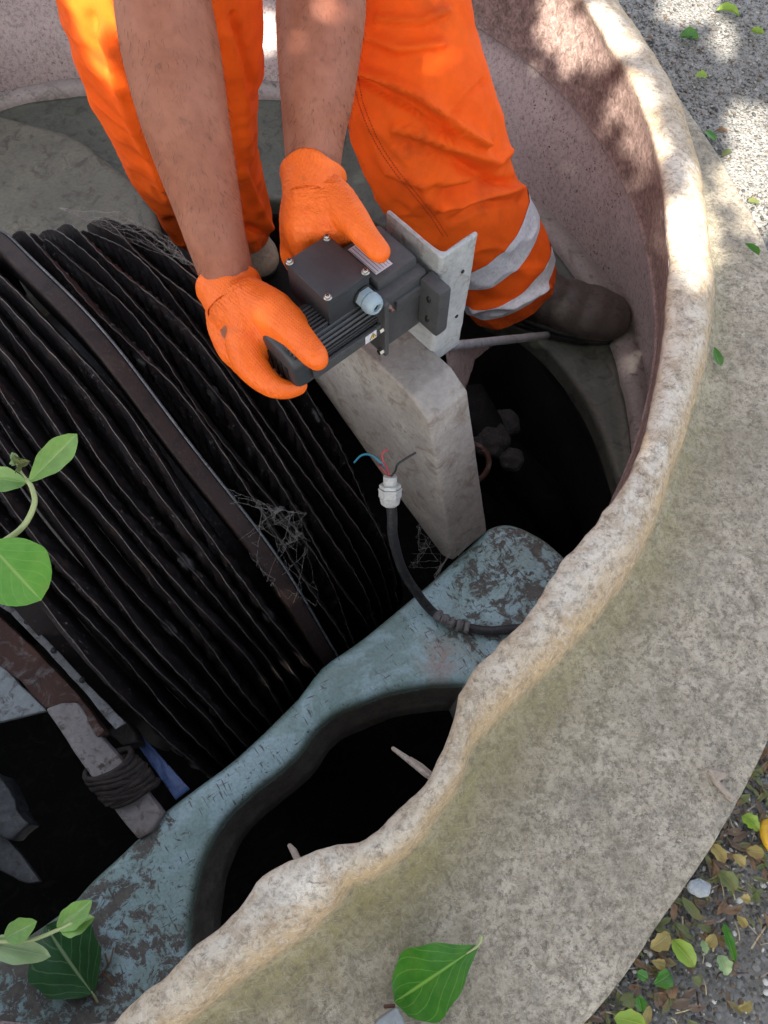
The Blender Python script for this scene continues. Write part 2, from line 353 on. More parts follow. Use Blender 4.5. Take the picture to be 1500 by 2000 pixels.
def m_leaf(name, c1, c2, vein, rough=.4, spots=0.0, trans=.25):
    s = NT(name); n = s.noise(60, 4, .6); uv = s.t.nodes.new('ShaderNodeTexCoord').outputs['UV']
    sx = s.n('ShaderNodeSeparateXYZ'); s.L(uv, sx.inputs[0]); u, v = sx.outputs[0], sx.outputs[1]
    d = s.math('ABSOLUTE', s.math('SUBTRACT', u, .5))
    mid = s.ramp(d, [(.010, 1.), (.03, 0.)])
    w = s.math('ADD', s.math('MULTIPLY', v, 5), s.math('ADD', s.math('MULTIPLY', d, -5.5), s.math('MULTIPLY', n, .5)))
    sv = s.ramp(s.math('ABSOLUTE', s.math('SUBTRACT', s.math('FRACT', w), .5)), [(.02, .7), (.07, 0.)])
    ve = s.math('MAXIMUM', mid, s.math('MULTIPLY', sv, .45))
    col = s.mix(s.ramp(n, [(.35, 0.), (.65, 1.)]), c1, c2)
    col = s.mix(ve, col, vein)
    if spots: col = s.mix(s.ramp(s.noise(40, 4, .7), [(.58, 0.), (.64, spots)]), col, (.25, .14, .05))
    m = s.fin(col, rough, s.math('ADD', s.math('MULTIPLY', ve, -.6), s.math('MULTIPLY', n, .4)), .35, .001, spec=.5)
    o = s.t.nodes['Material Output']; tr = s.n('ShaderNodeBsdfTranslucent'); s.L(col, tr.inputs[0]); mx = s.n('ShaderNodeMixShader'); mx.inputs[0].default_value = trans
    s.L(s.b.outputs[0], mx.inputs[1]); s.L(tr.outputs[0], mx.inputs[2]); s.L(mx.outputs[0], o.inputs[0]); return m
M['leaf_young'] = m_leaf('young_leaf', (.15, .30, .07), (.20, .38, .09), (.30, .46, .16))
M['leaf_round'] = m_leaf('round_leaf', (.12, .34, .045), (.16, .40, .06), (.30, .50, .12), spots=.2)
M['leaf_pale'] = m_leaf('pale_downy_leaf', (.24, .36, .16), (.30, .42, .20), (.38, .48, .25))
M['leaf_dark'] = m_leaf('dark_leaf', (.016, .075, .022), (.022, .095, .028), (.20, .30, .15), .3, 0, .1)
M['leaf_mid'] = m_leaf('glossy_green_leaf', (.035, .16, .012), (.06, .21, .018), (.20, .40, .06), .3, .1)
M['leaf_olive'] = m_leaf('olive_leaf', (.11, .14, .04), (.16, .18, .06), (.22, .22, .10), .6, .5)
M['leaf_yellow'] = m_leaf('yellow_leaf', (.36, .29, .09), (.29, .215, .06), (.5, .42, .18), .5, .5)
M['leaf_brown'] = m_leaf('brown_leaf', (.16, .095, .05), (.24, .14, .07), (.3, .2, .12), .7, .3)
M['leaf_lime'] = m_leaf('lime_leaf', (.20, .34, .03), (.27, .40, .04), (.4, .5, .1), .4, .2)
M['stem'] = NT('pale_green_stem').fin((.32, .38, .17), .5)
M['bark'] = grime('bark', (.10, .08, .06), (.14, .115, .09), (.06, .05, .04), 20, (.03, .03, .02), .5, 60, .9, .8)
M['hair'] = grime('short_dark_hair', (.03, .02, .015), (.04, .028, .02), (.02, .015, .01), 60, (.08, .06, .05), .2, 200, .7, .6)
# ================================================================== STRUCTURE
def spol(p):
    t = math.degrees(math.atan2(p.y - CY, p.x - CX)); return t, math.hypot(p.x - CX, p.y - CY)
def pfun(samples):
    s = sorted(samples); T = [a[0] for a in s]; R = [a[1] for a in s]
    T = [T[-1] - 360] + T + [T[0] + 360]; R = [R[-1]] + R + [R[0]]
    return lambda th: float(np.interp((th + 180) % 360 - 180, T, R))
def smooth_f(f, w=2.0): return lambda th: sum(f(th + w * k) for k in (-1, -.5, 0, .5, 1)) / 5
def ztop(th):   # height of the rim lip
    return float(np.interp(th, [-180, -100, -78, -60, -45, -30, 0, 40, 180], [.08, .085, .09, .085, .08, .08, .08, .08, .08]))
lip_px = [(1140, 0), (1190, 80), (1250, 185), (1285, 300), (1305, 450), (1304, 600), (1285, 740), (1255, 870), (1235, 925), (1185, 995), (1140, 1050), (1100, 1092), (1062, 1155), (1010, 1222),
          (965, 1270), (925, 1310), (900, 1342), (888, 1400), (872, 1460), (832, 1520), (790, 1578), (740, 1620), (690, 1652), (640, 1662), (590, 1668), (540, 1692), (485, 1742), (438, 1812), (330, 1905), (225, 1998), (120, 2090)]
def trace(px, zf):
    o = []
    for x, y in px:
        z = .08
        for _ in range(3):
            p = P(x, y, z); t, r = spol(p); z = zf(t)
        o.append((t, r))
    return o
far = [(t, .99) for t in range(45, 181, 15)] + [(-179, .99), (-150, 1.03), (-120, 1.10), (-97, 1.17)]
r_lip = pfun(trace(lip_px, ztop) + far)
out_px = [(1160, -120), (1215, 0), (1275, 95), (1335, 210), (1362, 300), (1385, 430), (1396, 560), (1388, 660), (1368, 740), (1345, 820), (1318, 910), (1262, 1060), (1215, 1135), (1160, 1205), (1095, 1275), (1030, 1338), (965, 1400), (905, 1462),
          (855, 1530), (805, 1590), (750, 1640), (712, 1688), (672, 1748), (620, 1805), (560, 1850), (500, 1885), (420, 1945), (345, 2005), (230, 2110)]
r_out = pfun(trace(out_px, lambda t: ztop(t) - .02) + [(t, 1.055) for t in range(60, 181, 15)] + [(-179, 1.055), (-150, 1.1), (-120, 1.17), (-98, 1.25)])
edge_px = [(1355, 245), (1400, 300), (1445, 380), (1500, 490), (1560, 640), (1600, 800), (1610, 1000), (1585, 1200), (1545, 1340), (1500, 1435), (1465, 1510), (1425, 1590), (1380, 1660), (1330, 1730), (1285, 1800), (1240, 1870), (1195, 1930), (1150, 1985), (1080, 2060), (980, 2160)]
r_edge = pfun(trace(edge_px, lambda t: .02) + [(t, 1.085) for t in range(30, 181, 15)] + [(-179, 1.085), (-150, 1.2), (-120, 1.35), (-100, 1.5)])
wall_px = [(0, 176), (180, 150), (380, 150), (545, 160), (760, 200), (900, 275), (1010, 358), (1110, 450), (1190, 550), (1245, 660), (1270, 760)]
r_wall = pfun([spol(P(x, y, -.33)) for x, y in wall_px] + [(150, .97), (180, .97), (-160, .99)] )
def UC(th): return float(np.interp(th, [-175, -150, -60, -42, -28], [0, 1, 1, .35, 0]))   # undercut of the near wall below the rim
def rw(th):
    if -175 < th < -28: return max(r_lip(th) + .01, .99) + .15 * UC(th)
    return r_wall(th)
rw = smooth_f(rw, 3); r_lip_s = smooth_f(r_lip, .6); r_out_s = smooth_f(r_out, 1.0); r_edge_s = smooth_f(r_edge, 1.5)
tank = thing('treatment_tank', 'round sunken fibreglass tank with pale warped rim and pinkish inner wall', 'tank', (CX, CY, -1.0))
def loft_polar(rows_fn, n_th, attrs, th0=-180, th1=180):
    """rows_fn(th) -> list of (r, z); returns bmesh, with attribute layers from attrs(row, th)"""
    bm = bmesh.new(); L = {k: bm.verts.layers.float.new(k) for k in ('inner', 'tan', 'green', 'bead', 'band')}
    full = abs(th1 - th0) >= 359; ths = np.linspace(th0, th1, n_th, endpoint=not full); prev = first = None
    for th in ths:
        cur = []
        for i, (r, z) in enumerate(rows_fn(th)):
            v = bm.verts.new(pol(th, r, z)); cur.append(v)
            for k, val in attrs(i, th).items(): v[L[k]] = val
        if prev:
            for i in range(len(cur) - 1): bm.faces.new((prev[i], cur[i], cur[i + 1], prev[i + 1]))
        else: first = cur
        prev = cur
    if full:
        for i in range(len(prev) - 1): bm.faces.new((prev[i], first[i], first[i + 1], prev[i + 1]))
    return bm
# keys of the section: (r, z, attributes)
def section(th):
    rl, ro, re = r_lip_s(th), max(r_out_s(th), r_lip_s(th) + .035), r_edge_s(th)
    re = max(re, ro + .012); zl = ztop(th); wv = rw(th); w_ = ro - rl; near = np.interp(th, [-100, -60, -25, 10], [1, 1, .55, .3])
    zf = .022; uc = UC(th); q_ = pol(th, 1, 0); jag = (.0032 * fbm(q_, 30, 4, 31) + .002 * fbm(q_, 9, 2, 33)) * (.35 + uc)
    k = [(wv + .01, -.40, 1, 0, 0, 0, 0), (wv, -.34, 1, 0, 0, 0, 0), (wv * .6 + .4 * .992, -.22, 1, 0, 0, 0, 0), (max(.992, (rl if th < -28 else 0) + .13 * uc), -.115, 1, 0, 0, 0, 0),
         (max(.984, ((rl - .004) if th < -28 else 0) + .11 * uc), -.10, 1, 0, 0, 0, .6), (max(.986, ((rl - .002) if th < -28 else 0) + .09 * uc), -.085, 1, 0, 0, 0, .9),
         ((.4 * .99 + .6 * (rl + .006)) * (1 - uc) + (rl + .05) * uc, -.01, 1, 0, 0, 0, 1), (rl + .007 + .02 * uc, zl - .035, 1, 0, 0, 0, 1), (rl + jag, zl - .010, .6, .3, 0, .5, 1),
         (rl + .003 + jag, zl + .001, 0, .3, 0, 1, 0), (rl + w_ * .28, zl + .006, 0, 0, 0, 1, 0), (rl + w_ * .58, zl + .003, 0, .15, 0, 1, 0),
         (rl + w_ * .84, zl - .008, 0, .8, 0, .9, 0), (ro, zl - .026, 0, 1, 0, .7, 0), (ro + .004, zl - .042, 0, .6, .5, .2, 0)]
    fl = re - ro
    for t, z, g in ((.03, zf + .012, .9), (.08, zf + .004, 1), (.18, zf, .6), (.32, zf, .22), (.5, zf, .04), (.8, zf - .001, 0), (.96, zf - .003, 0), (1.0, zf - .012, 0)):
        k.append((ro + .004 + fl * t, z, 0, 0, g * near, 0, 0))
    k.append((re - .002, -.03, 0, 0, 0, 0, 0))
    return k
SUB = 4
_cache = {}
def sec(th):
    if th not in _cache:
        k = cr_spline(section(th), SUB)
        _cache.clear(); _cache[th] = k
    return _cache[th]
def rim_rows(th): return [(q[0], q[1]) for q in sec(th)]
def rim_attr(i, th):
    q = sec(th)[i]; return dict(inner=min(max(q[2], 0), 1), tan=max(q[3], 0), green=max(q[4], 0), bead=min(max(q[5], 0), 1), band=min(max(q[6], 0), 1))
def lump(bm, amp1=.004, amp2=.0016):
    bm.normal_update(); inn = bm.verts.layers.float['inner']; bd = bm.verts.layers.float['bead']
    for v in bm.verts:
        a = (1 - v[inn]); b = v[bd]
        v.co += v.normal * (a * (.6 + b) * amp1 * fbm(v.co, 9, 2, 1) + (.25 + .75 * a) * (.4 + b) * amp2 * fbm(v.co, 45, 2, 3)) + v.normal * (1 - a) * .003 * fbm(v.co, 5, 2, 5)
# the shell is one moulded sheet, split in its inner wall and its rim with the flange
KW = 8 * SUB
b = loft_polar(lambda th: rim_rows(th)[:KW + 1], 300, rim_attr); lump(b); obj('inner_wall', b, M['rim'], tank)
b = loft_polar(lambda th: rim_rows(th)[KW:], 900, lambda i, th: rim_attr(i + KW, th)); lump(b); tag(obj('rim_flange', b, M['rim'], tank), 'pale hand laid fibreglass rim rolling out into a wide mottled flange')
M['foot'] = grime('worn_pale_foot', (.30, .27, .25), (.38, .34, .32), (.17, .16, .14), 6, (.03, .025, .022), .95, 55, .7, .4)
# ------------------------------------------------------------------ ledge round the wall foot
ZL = -.35
led_px = [(300, 420), (390, 398), (480, 386), (560, 390), (650, 402), (740, 438), (800, 470), (862, 500), (905, 570), (960, 622), (1030, 648), (1068, 682), (1110, 730), (1150, 790), (1185, 870), (1212, 960), (1235, 1050)]
r_led = pfun([spol(P(x, y, ZL)) for x, y in led_px] + [(172, .80), (180, .80), (-170, .85), (-160, .97), (-150, 1.5), (-60, 1.5), (-40, 1.5), (-32, 1.2)])
def FT(th): return float(np.interp((th + 180) % 360 - 180, [-150, -22, -6, 165, 179], [0, 0, 1, 1, .2]))
def led_rows(th):
    a = rw(th) + .004; b_ = min(r_led(th), a - .016 - .084 * FT(th)); q = FT(th)
    return [(a + .02, -.352), (a - .054 * q, -.352), (a - .002 - .058 * q, -.345), (a - .004 - .064 * q, -.347), (a - .006 - .072 * q, ZL), (a * .5 + b_ * .5 - .01, ZL - .002), (b_ + .010, ZL - .002), (b_ + .002, ZL - .006), (b_, ZL - .016), (b_, ZL - .05)]
b = loft_polar(lambda th: [(rw(th) + .02, -.332), (rw(th) - .006 * FT(th), -.332), (rw(th) - .016 * FT(th), -.324), (rw(th) - .036 * FT(th), -.324), (rw(th) - .048 * FT(th), -.328), (rw(th) - .055 * FT(th), -.338), (rw(th) - .058 * FT(th), -.36)], 240, lambda i, th: {}, -40, 190); roughen(b, .0025, 9, 3, 14); tag(obj('wall_foot', b, M['foot'], tank), 'pale worn step along the foot of the wall')
b = loft_polar(led_rows, 240, lambda i, th: {}); roughen(b, .004, 8, 3, 4); tag(obj('ledge', b, M['ledge'], tank), 'slimy green grey ledge running round the foot of the wall')
b = loft_polar(lambda th: [(min(r_led(th), rw(th) - .008), ZL - .05), (min(r_led(th), rw(th) - .008) + .012, ZL - .25), (min(r_led(th), rw(th) - .008) + .02, -1.2)], 200, lambda i, th: {}); roughen(b, .006, 14, 3, 3); obj('pit_wall', b, M['pit_side'], tank)
# raised far shelf beyond the rotor
def roundpoly(pts, r, n=5):
    out = []; m = len(pts)
    for i in range(m):
        a, b_, c = (Vector(pts[i - 1]), Vector(pts[i]), Vector(pts[(i + 1) % m]))
        d1 = (a - b_).normalized(); d2 = (c - b_).normalized(); rr = min(r, (a - b_).length * .45, (c - b_).length * .45)
        p1, p2 = b_ + d1 * rr, b_ + d2 * rr
        for k in range(n + 1):
            t = k / n; out.append((1 - t) ** 2 * p1 + 2 * t * (1 - t) * b_ + t * t * p2)
    return out
def slab(name, pts, z, thick, r_edge, mat, parent, holes=(), steps=3, amp=.002, attrs=None, sub=.03, skirt=None):
    """flat moulding from an outline with rounded upper edges; holes get a rounded lip as well"""
    bm = bmesh.new(); loops = []
    def dens(p):
        o = []; m = len(p)
        for i in range(m):
            a, b_ = p[i], p[(i + 1) % m]; k = max(1, int((b_ - a).length / sub))
            for j in range(k): o.append(a.lerp(b_, j / k))
        return o
    def area(p): return sum(p[i].x * p[(i + 1) % len(p)].y - p[(i + 1) % len(p)].x * p[i].y for i in range(len(p))) / 2
    es = []
    for li, outline in enumerate([pts] + list(holes)):
        o = dens([Vector((q[0], q[1], 0)) for q in outline])
        if area(o) < 0: o = o[::-1]
        m = len(o); nrm = []
        for i in range(m):
            t = (o[(i + 1) % m] - o[i - 1]).normalized(); nrm.append(Vector((t.y, -t.x, 0)))    # outward of the loop
        s = 1 if li == 0 else -1
        rings = []
        for k in range(steps + 1):
            an = k / steps * math.pi / 2
            rings.append([bm.verts.new(o[i] - nrm[i] * s * r_edge * (1 - math.sin(an)) + Vector((0, 0, z - r_edge * (1 - math.cos(an))))) for i in range(m)])
        if li and skirt:
            for dz, off in skirt[1:]: rings.append([bm.verts.new(o[i] - nrm[i] * off + Vector((0, 0, z - dz))) for i in range(m)])
        else:
            for dz in (thick * .5, thick): rings.append([bm.verts.new(o[i] + Vector((0, 0, z - dz))) for i in range(m)])
        for A, B in zip(rings, rings[1:]):
            for i in range(m): bm.faces.new((A[i], A[(i + 1) % m], B[(i + 1) % m], B[i]))
        top = rings[0]
        es += [bm.edges.get((top[i], top[(i + 1) % m])) for i in range(m)]
    r = bmesh.ops.triangle_fill(bm, edges=es, use_beauty=True)
    fs = [f for f in r['geom'] if isinstance(f, bmesh.types.BMFace)]
    for _ in range(3):
        long = [e for e in {e for f in fs if f.is_valid for e in f.edges} if e.calc_length() > .045 and len(e.link_faces) == 2 and all(abs(v.co.z - z) < 1e-4 for v in e.verts)]
        if not long: break
        g = bmesh.ops.subdivide_edges(bm, edges=long, cuts=1)
        bmesh.ops.triangulate(bm, faces=[f for f in bm.faces if len(f.verts) > 4])
        fs = [f for f in bm.faces if all(abs(v.co.z - z) < 1e-4 for v in f.verts)]
    bmesh.ops.recalc_face_normals(bm, faces=bm.faces)
    roughen(bm, amp, 12, 3, 8)
    if attrs:
        for nm, fn in attrs.items():
            L = bm.verts.layers.float.new(nm)
            for v in bm.verts: v[L] = fn(v.co)
    return obj(name, bm, mat, parent)
sh = [P(-420, 330, ZL), P(-300, 215, ZL), P(-40, 232, ZL), P(155, 284, ZL), P(292, 392, ZL), P(322, 470, ZL), P(240, 640, ZL)]
sh = [Vector((p.x, p.y, 0)) for p in sh] + [Vector((p.x, p.y, 0)) for p in [AN(-.1, 1.50, 0), AN(-.45, 1.50, 0)]]
M['shelf'] = grime('mossy_grey_shelf', (.12, .118, .095), (.185, .18, .14), (.07, .065, .055), 6, (.04, .032, .028), .6, 40, .6, .5)
tag(slab('far_shelf', roundpoly(sh, .05), ZL + .035, .3, .02, M['shelf'], tank, amp=.003), 'blotchy grey shelf behind the rotor')
# ------------------------------------------------------------------ near deck with its hole
ZD = -.27
dk = [(-520, 2260), (-300, 2110), (-120, 1965), (0, 1868), (60, 1822), (120, 1780), (150, 1752), (182, 1715), (240, 1662), (300, 1606), (322, 1582), (380, 1540), (430, 1504), (480, 1462), (530, 1412), (580, 1362), (628, 1302), (690, 1258), (740, 1218), (800, 1168), (850, 1128), (893, 1088), (930, 1052), (955, 1030), (985, 1022), (1020, 1028), (1055, 1045), (1085, 1068), (1112, 1096)]
dkw = [P(x, y, ZD) for x, y in dk]; dkw = [Vector(q) for q in cr_spline([tuple(p) for p in dkw], 3)]
t_end = spol(P(1200, 1150, ZD))[0]; t_start = spol(dkw[0])[0]
wallpts = [pol(t, rw(t) - .001, 0) for t in np.arange(t_end, t_start, -3)]
hole = [(905, 1335), (850, 1339), (800, 1345), (750, 1356), (700, 1376), (650, 1398), (612, 1432), (583, 1474), (550, 1506), (518, 1530), (480, 1560), (446, 1594), (418, 1633), (400, 1672), (386, 1712), (377, 1760), (371, 1800), (368, 1860)]
hw_ = [P(x, y, ZD) for x, y in hole]; hw_ = [Vector(q) for q in cr_spline([tuple(p) for p in hw_], 3)]
ta, tb = spol(hw_[-1])[0], spol(hw_[0])[0]
hclose = [pol(t, rw(t) - .03, 0) for t in np.linspace(ta + 3, tb - 2, 22)]
lo_px = P(750, 1300, ZD)
def d_dark(c):
    # dirt cover: heavy at the far right end and at the lower left corner, clean along the middle
    a = c.dot(AX); n = c.dot(NX)
    if c.z < ZD - .018: return 1.4
    e = np.interp(a, [-.42, -.27, -.14, .22, .33, .5], [.60, .42, -.16, -.20, .36, .5])
    return float(e)
def d_pink(c): return max(0, 1 - (Vector((c.x, c.y, 0)) - P(862, 1290, ZD).xy.to_3d()).length / .05)
tag(slab('deck', dkw + wallpts, ZD, .24, .014, M['deck'], tank, holes=[hw_ + hclose], attrs=dict(dark=d_dark, pink=d_pink, margin=lambda c: min(1, max(0, (ZD - .0012 - c.z) / .004)) if c.z > ZD - .018 else 0), sub=.012, amp=.002,
     skirt=[(0, 0), (.025, .003), (.05, .009), (.075, .017), (.096, .026), (.099, .023)]), 'flaking blue green deck curving round a dark opening')
# ------------------------------------------------------------------ moulded support beam under the motor, at the end of the rotor
def side(a): return [(.64, .105), (.40, .105), (.365, .085), (.275, ZD + .002), (.30, ZD - .02), (.50, -.19), (.62, -.12), (.66, -.10)]
bm = bmesh.new(); rows = []
prof = side(0); m = len(prof)
for a, sc in ((.403, 0), (.478, 0)): rows.append([bm.verts.new(AN(a + (.0 if z > 0 else (.012 if a > .45 else 0)), n, z)) for n, z in prof])
for i in range(m): bm.faces.new((rows[0][i], rows[0][(i + 1) % m], rows[1][(i + 1) % m], rows[1][i]))
bm.faces.new(rows[0][::-1]); bm.faces.new(rows[1])
bmesh.ops.recalc_face_normals(bm, faces=bm.faces)
bev(bm, .006, 3); bmesh.ops.triangulate(bm, faces=[f for f in bm.faces if len(f.verts) > 4])
for _ in range(5):
    lg = [e for e in bm.edges if e.calc_length() > .02]
    if lg: bmesh.ops.subdivide_edges(bm, edges=lg, cuts=1); bmesh.ops.triangulate(bm, faces=bm.faces)
roughen(bm, .0005, 26, 3, 2)
tag(obj('motor_support', bm, M['plinth'], tank), 'weathered grey moulded box section carrying the motor bracket')
# inner face of the pit right of the beam, going down below the ledge
pn = [P(1086, 690, ZL), P(1150, 790, ZL), P(1205, 940, ZL), P(1222, 1060, ZL)]
# ------------------------------------------------------------------ sludge in the pit and the painted sky reflection on its water
bm = bmesh.new(); bmesh.ops.create_grid(bm, x_segments=60, y_segments=60, size=1.25)
for v in bm.verts: v.co += Vector((CX, CY, -1.15)); v.co.z += .012 * fbm(v.co, 6, 3)
tag(obj('sludge', bm, M['pit'], None), kind='structure')
wq = [(255, 1436), (272, 1430), (370, 1541), (343, 1562)]
M['blue'] = grime('dirty_painted_reflection', (.085, .14, .33), (.10, .165, .37), (.07, .11, .27), 9, (.02, .02, .03), .9, 70, .3, .2)  # blue of the sky mirrored in the water, painted as pigment, with dirt specks
bm = bmesh.new(); prism(bm, [P(x, y, -.30) for x, y in wq], [P(x, y, -.30) - Vector((0, 0, .004)) for x, y in wq]); tag(obj('sky_reflection_strip', subdiv_rough(bm, .006, .0008, 120) if 'subdiv_rough' in globals() else bm, M['blue'], None, loc=P(315, 1490, -.3)), 'narrow strip coloured as blue sky reflected in water in the gap between the wrapped arm and the discs', 'strip')
# ------------------------------------------------------------------ ground round the tank
bm = bmesh.new(); ths = np.linspace(-180, 180, 180, endpoint=False); rings = []
for f in [0, .03, .08, .15, .25, .4, .6, .85, 1.2, 1.7, 2.5, 4, 8, 20, 60, 150]:
    ring = []
    for th in ths:
        r0 = max(r_out_s(th), r_lip_s(th) + .03) + .004; p = pol(th, r0 + f, 0)
        if r0 + f < r_edge_s(th) - .01: p.z = -.02
        p.z += .006 * fbm(p, 3, 2, 6) if f < 3 else 0; ring.append(bm.verts.new(p))
    rings.append(ring)
for A, B in zip(rings, rings[1:]):
    for i in range(len(ths)): bm.faces.new((A[i], B[i], B[(i + 1) % len(ths)], A[(i + 1) % len(ths)]))
tag(obj('ground', bm, M['ground'], None), kind='structure')
# ================================================================== ROTOR
RC_N, RC_Z, RR = .866, -.53, .598
rotor = thing('disc_rotor', 'black biofilm covered rotor of wavy stacked discs with a brown hoop', 'rotor', AN(.1, RC_N, RC_Z))
def rp(a, th, r):
    t = math.radians(th); return AN(a, RC_N - r * math.cos(t), RC_Z + r * math.sin(t))   # th 0 = towards the viewer, 90 = top, 180 = far side
def disc_bm(a0, R, seed, sp):
    """one pleated disc: thin pale edge, slopes on both sides with twisted pleats down to the neighbour"""
    rnd = random.Random(seed); bm = bmesh.new(); p1, p2, p3 = [rnd.uniform(0, 6.28) for _ in range(3)]
    NT_ = 520; th0, th1 = -18, 198; D = sp * 2.7; right = a0 > .15; pf = 46 if right else 34; pam = 1.5 if right else 1.15
    Q = [(-1, 1), (-.86, .78), (-.70, .56), (-.52, .36), (-.34, .24), (-.18, .12), (-.045, .03), (-.03, 0), (.03, 0), (.045, .03), (.18, .12), (.34, .24), (.52, .36), (.70, .56), (.86, .78), (1, 1)]
    rows = []; f1, f2 = rnd.uniform(4, 7), rnd.uniform(11, 15); damage = rnd.uniform(0, 180)
    for q, dq in Q:
        row = []; aq = abs(q); sgn = 1 if q > 0 else -1
        for i in range(NT_ + 1):
            th = th0 + (th1 - th0) * i / NT_; t = math.radians(th); jit = .6 * math.sin(3.1 * t + p2) + .5 * math.sin(7.3 * t + p1); am_ = .55 + .45 * math.sin(4.3 * t + p3 * 3)
            ph = th * pf / 180 + aq * 1.7 + p3 + jit; fp = ph % 1.0; rip = (fp / .78 if fp < .78 else (1 - fp) / .22) - .5
            wnd = math.sin(math.pi * min(1, max(0, aq - .05) * 1.08)) ** .7
            edge = .36 * sp * math.sin(f1 * t + p1) * (.6 + .4 * math.sin(2.1 * t + p3)) * (1 - .4 * aq) + .05 * sp * math.sin(f2 * t + p2) + .02 * sp * math.sin(2 * math.pi * ph) * (aq < .3)
            da = edge + sgn * wnd * sp * .28 * rip * am_ * pam
            rr = R - D * dq + wnd * .006 * rip + .0035 * math.sin(9 * t + p2) * (aq < .2) - .012 * math.exp(-((th - damage) / 2.5) ** 2) * (aq < .3)
            row.append(bm.verts.new(rp(a0 + q * sp * .56 + da, th, rr)))
        rows.append(row)
    for k, (A, B) in enumerate(zip(rows, rows[1:])):
        for i in range(NT_): f = bm.faces.new((A[i], A[i + 1], B[i + 1], B[i])); f.material_index = 1 if k in (6, 7, 8) else 0
    return bm
pos = [(.176 + i * .0262, .0262) for i in range(8)] + [(.098 - i * .0270, .0270) for i in range(10)]
for k, (a0, sp) in enumerate(pos):
    R = RR - (.010 if k % 3 == 1 else 0) - random.uniform(0, .008) - max(0, a0 - .17) * .36
    obj('disc', disc_bm(a0, R, 100 + k, sp), [M['disc'], M['disc_edge']], rotor, recalc=False)
M['edge_metal'] = grime('dull_edge_metal', (.10, .115, .13), (.17, .19, .21), (.04, .03, .028), 20, (.02, .02, .02), .8, 60, .4, .4)
def hoop(name, a0, a1, R, t, mat, seed, th0=-20, th1=200, n=160, lab=None):
    bm = bmesh.new(); rows = []
    for i in range(n + 1):
        th = th0 + (th1 - th0) * i / n; wv = .0025 * math.sin(math.radians(th) * 9 + seed)
        rows.append([bm.verts.new(rp(a + wv, th, r)) for a, r in ((a0, R - t), (a0, R), (a0 + .003, R + .001), (a1 - .003, R + .001), (a1, R), (a1, R - t))])
    for A, B in zip(rows, rows[1:]):
        for k in range(6): bm.faces.new((A[k], A[(k + 1) % 6], B[(k + 1) % 6], B[k]))
    o = obj(name, bm, mat, rotor)
    if lab: o['label'] = lab
    return o
hoop('hoop', .124, .150, RR + .006, .07, M['ring'], 1, lab='wide brown hoop across the disc pack')
hoop('edge_strip', .1503, .1525, RR + .008, .02, M['edge_metal'], 1, lab='thin bare metal edge beside the brown hoop')
bm = bmesh.new(); tube(bm, [AN(-.4, RC_N, RC_Z), AN(.40, RC_N, RC_Z)], .09, 24); obj('shaft', bm, M['pit'], rotor)
bm = bmesh.new(); tube(bm, [AN(-.20, RC_N, RC_Z), AN(.37, RC_N, RC_Z)], .44, 60); obj('drum', bm, M['disc'], rotor)
# cobwebs over the discs: fine threads nobody could count
def web(bm, pts, n, rnd, r=.00022):
    """long strands between anchor points, cross-linked by short ones"""
    nodes = []
    for _ in range(n):
        i, j = rnd.sample(range(len(pts)), 2); a, b_ = [pts[q].lerp(pts[rnd.randrange(len(pts))], rnd.random() * .35) for q in (i, j)]
        L = (a - b_).length; m = 9; st = [a.lerp(b_, t / m) + Vector((rnd.uniform(-1, 1), rnd.uniform(-1, 1), rnd.uniform(-1, 1))) * .0022 + Vector((0, 0, .010 - .012 * L * math.sin(math.pi * t / m))) for t in range(m + 1)]
        tube(bm, st, r * rnd.uniform(.5, 1.1), 3, caps=False); nodes += st
    for p in nodes:
        for q in rnd.sample(nodes, min(60, len(nodes))):
            d = (p - q).length
            if .003 < d < .014: tube(bm, [p, (p + q) / 2 - Vector((0, 0, .0008)), q], r * rnd.uniform(.35, .8), 3, caps=False)
rnd = random.Random(3)
def on_rotor(px, py):
    """meet the disc pack's envelope"""
    d = ray(px, py); c = CAM - AN(0, RC_N, RC_Z); dn, dz = d.dot(NX), d.z; cn_, cz = c.dot(NX), c.z
    A_ = dn * dn + dz * dz; B_ = 2 * (cn_ * dn + cz * dz); C_ = cn_ ** 2 + cz ** 2 - (RR + .003) ** 2; D_ = B_ * B_ - 4 * A_ * C_
    return CAM + d * ((-B_ - math.sqrt(D_)) / (2 * A_)) if D_ > 0 else None
for poly, n, lab in (([(445, 960), (520, 990), (600, 1010), (600, 1080), (560, 1180), (520, 1140), (470, 1060), (625, 1190)], 26, 'torn grey cobweb spanning the discs right of the brown hoop'),
                     ([(120, 415), (240, 425), (330, 470), (400, 540), (370, 520), (180, 440)], 22, 'dusty cobweb over the top ends of the discs')):
    pts = [on_rotor(*q) for q in poly]; pts = [p for p in pts if p]
    if len(pts) < 3: continue
    bm = bmesh.new(); web(bm, pts, n, rnd); o = obj('cobweb', bm, M['web'], None, loc=pts[0]); tag(o, lab, 'cobweb', None, 'stuff')
pts = [P(905, 1085, ZD + .01), PD(815, 1030, 1.30), P(850, 1135, ZD + .01), PD(860, 985, 1.24), PD(800, 1110, 1.33), PD(890, 1060, 1.3)]
bm = bmesh.new(); web(bm, pts, 20, rnd); tag(obj('cobweb', bm, M['web'], None, loc=pts[0]), 'white cobweb between the support foot and the black cable', 'cobweb', None, 'stuff')
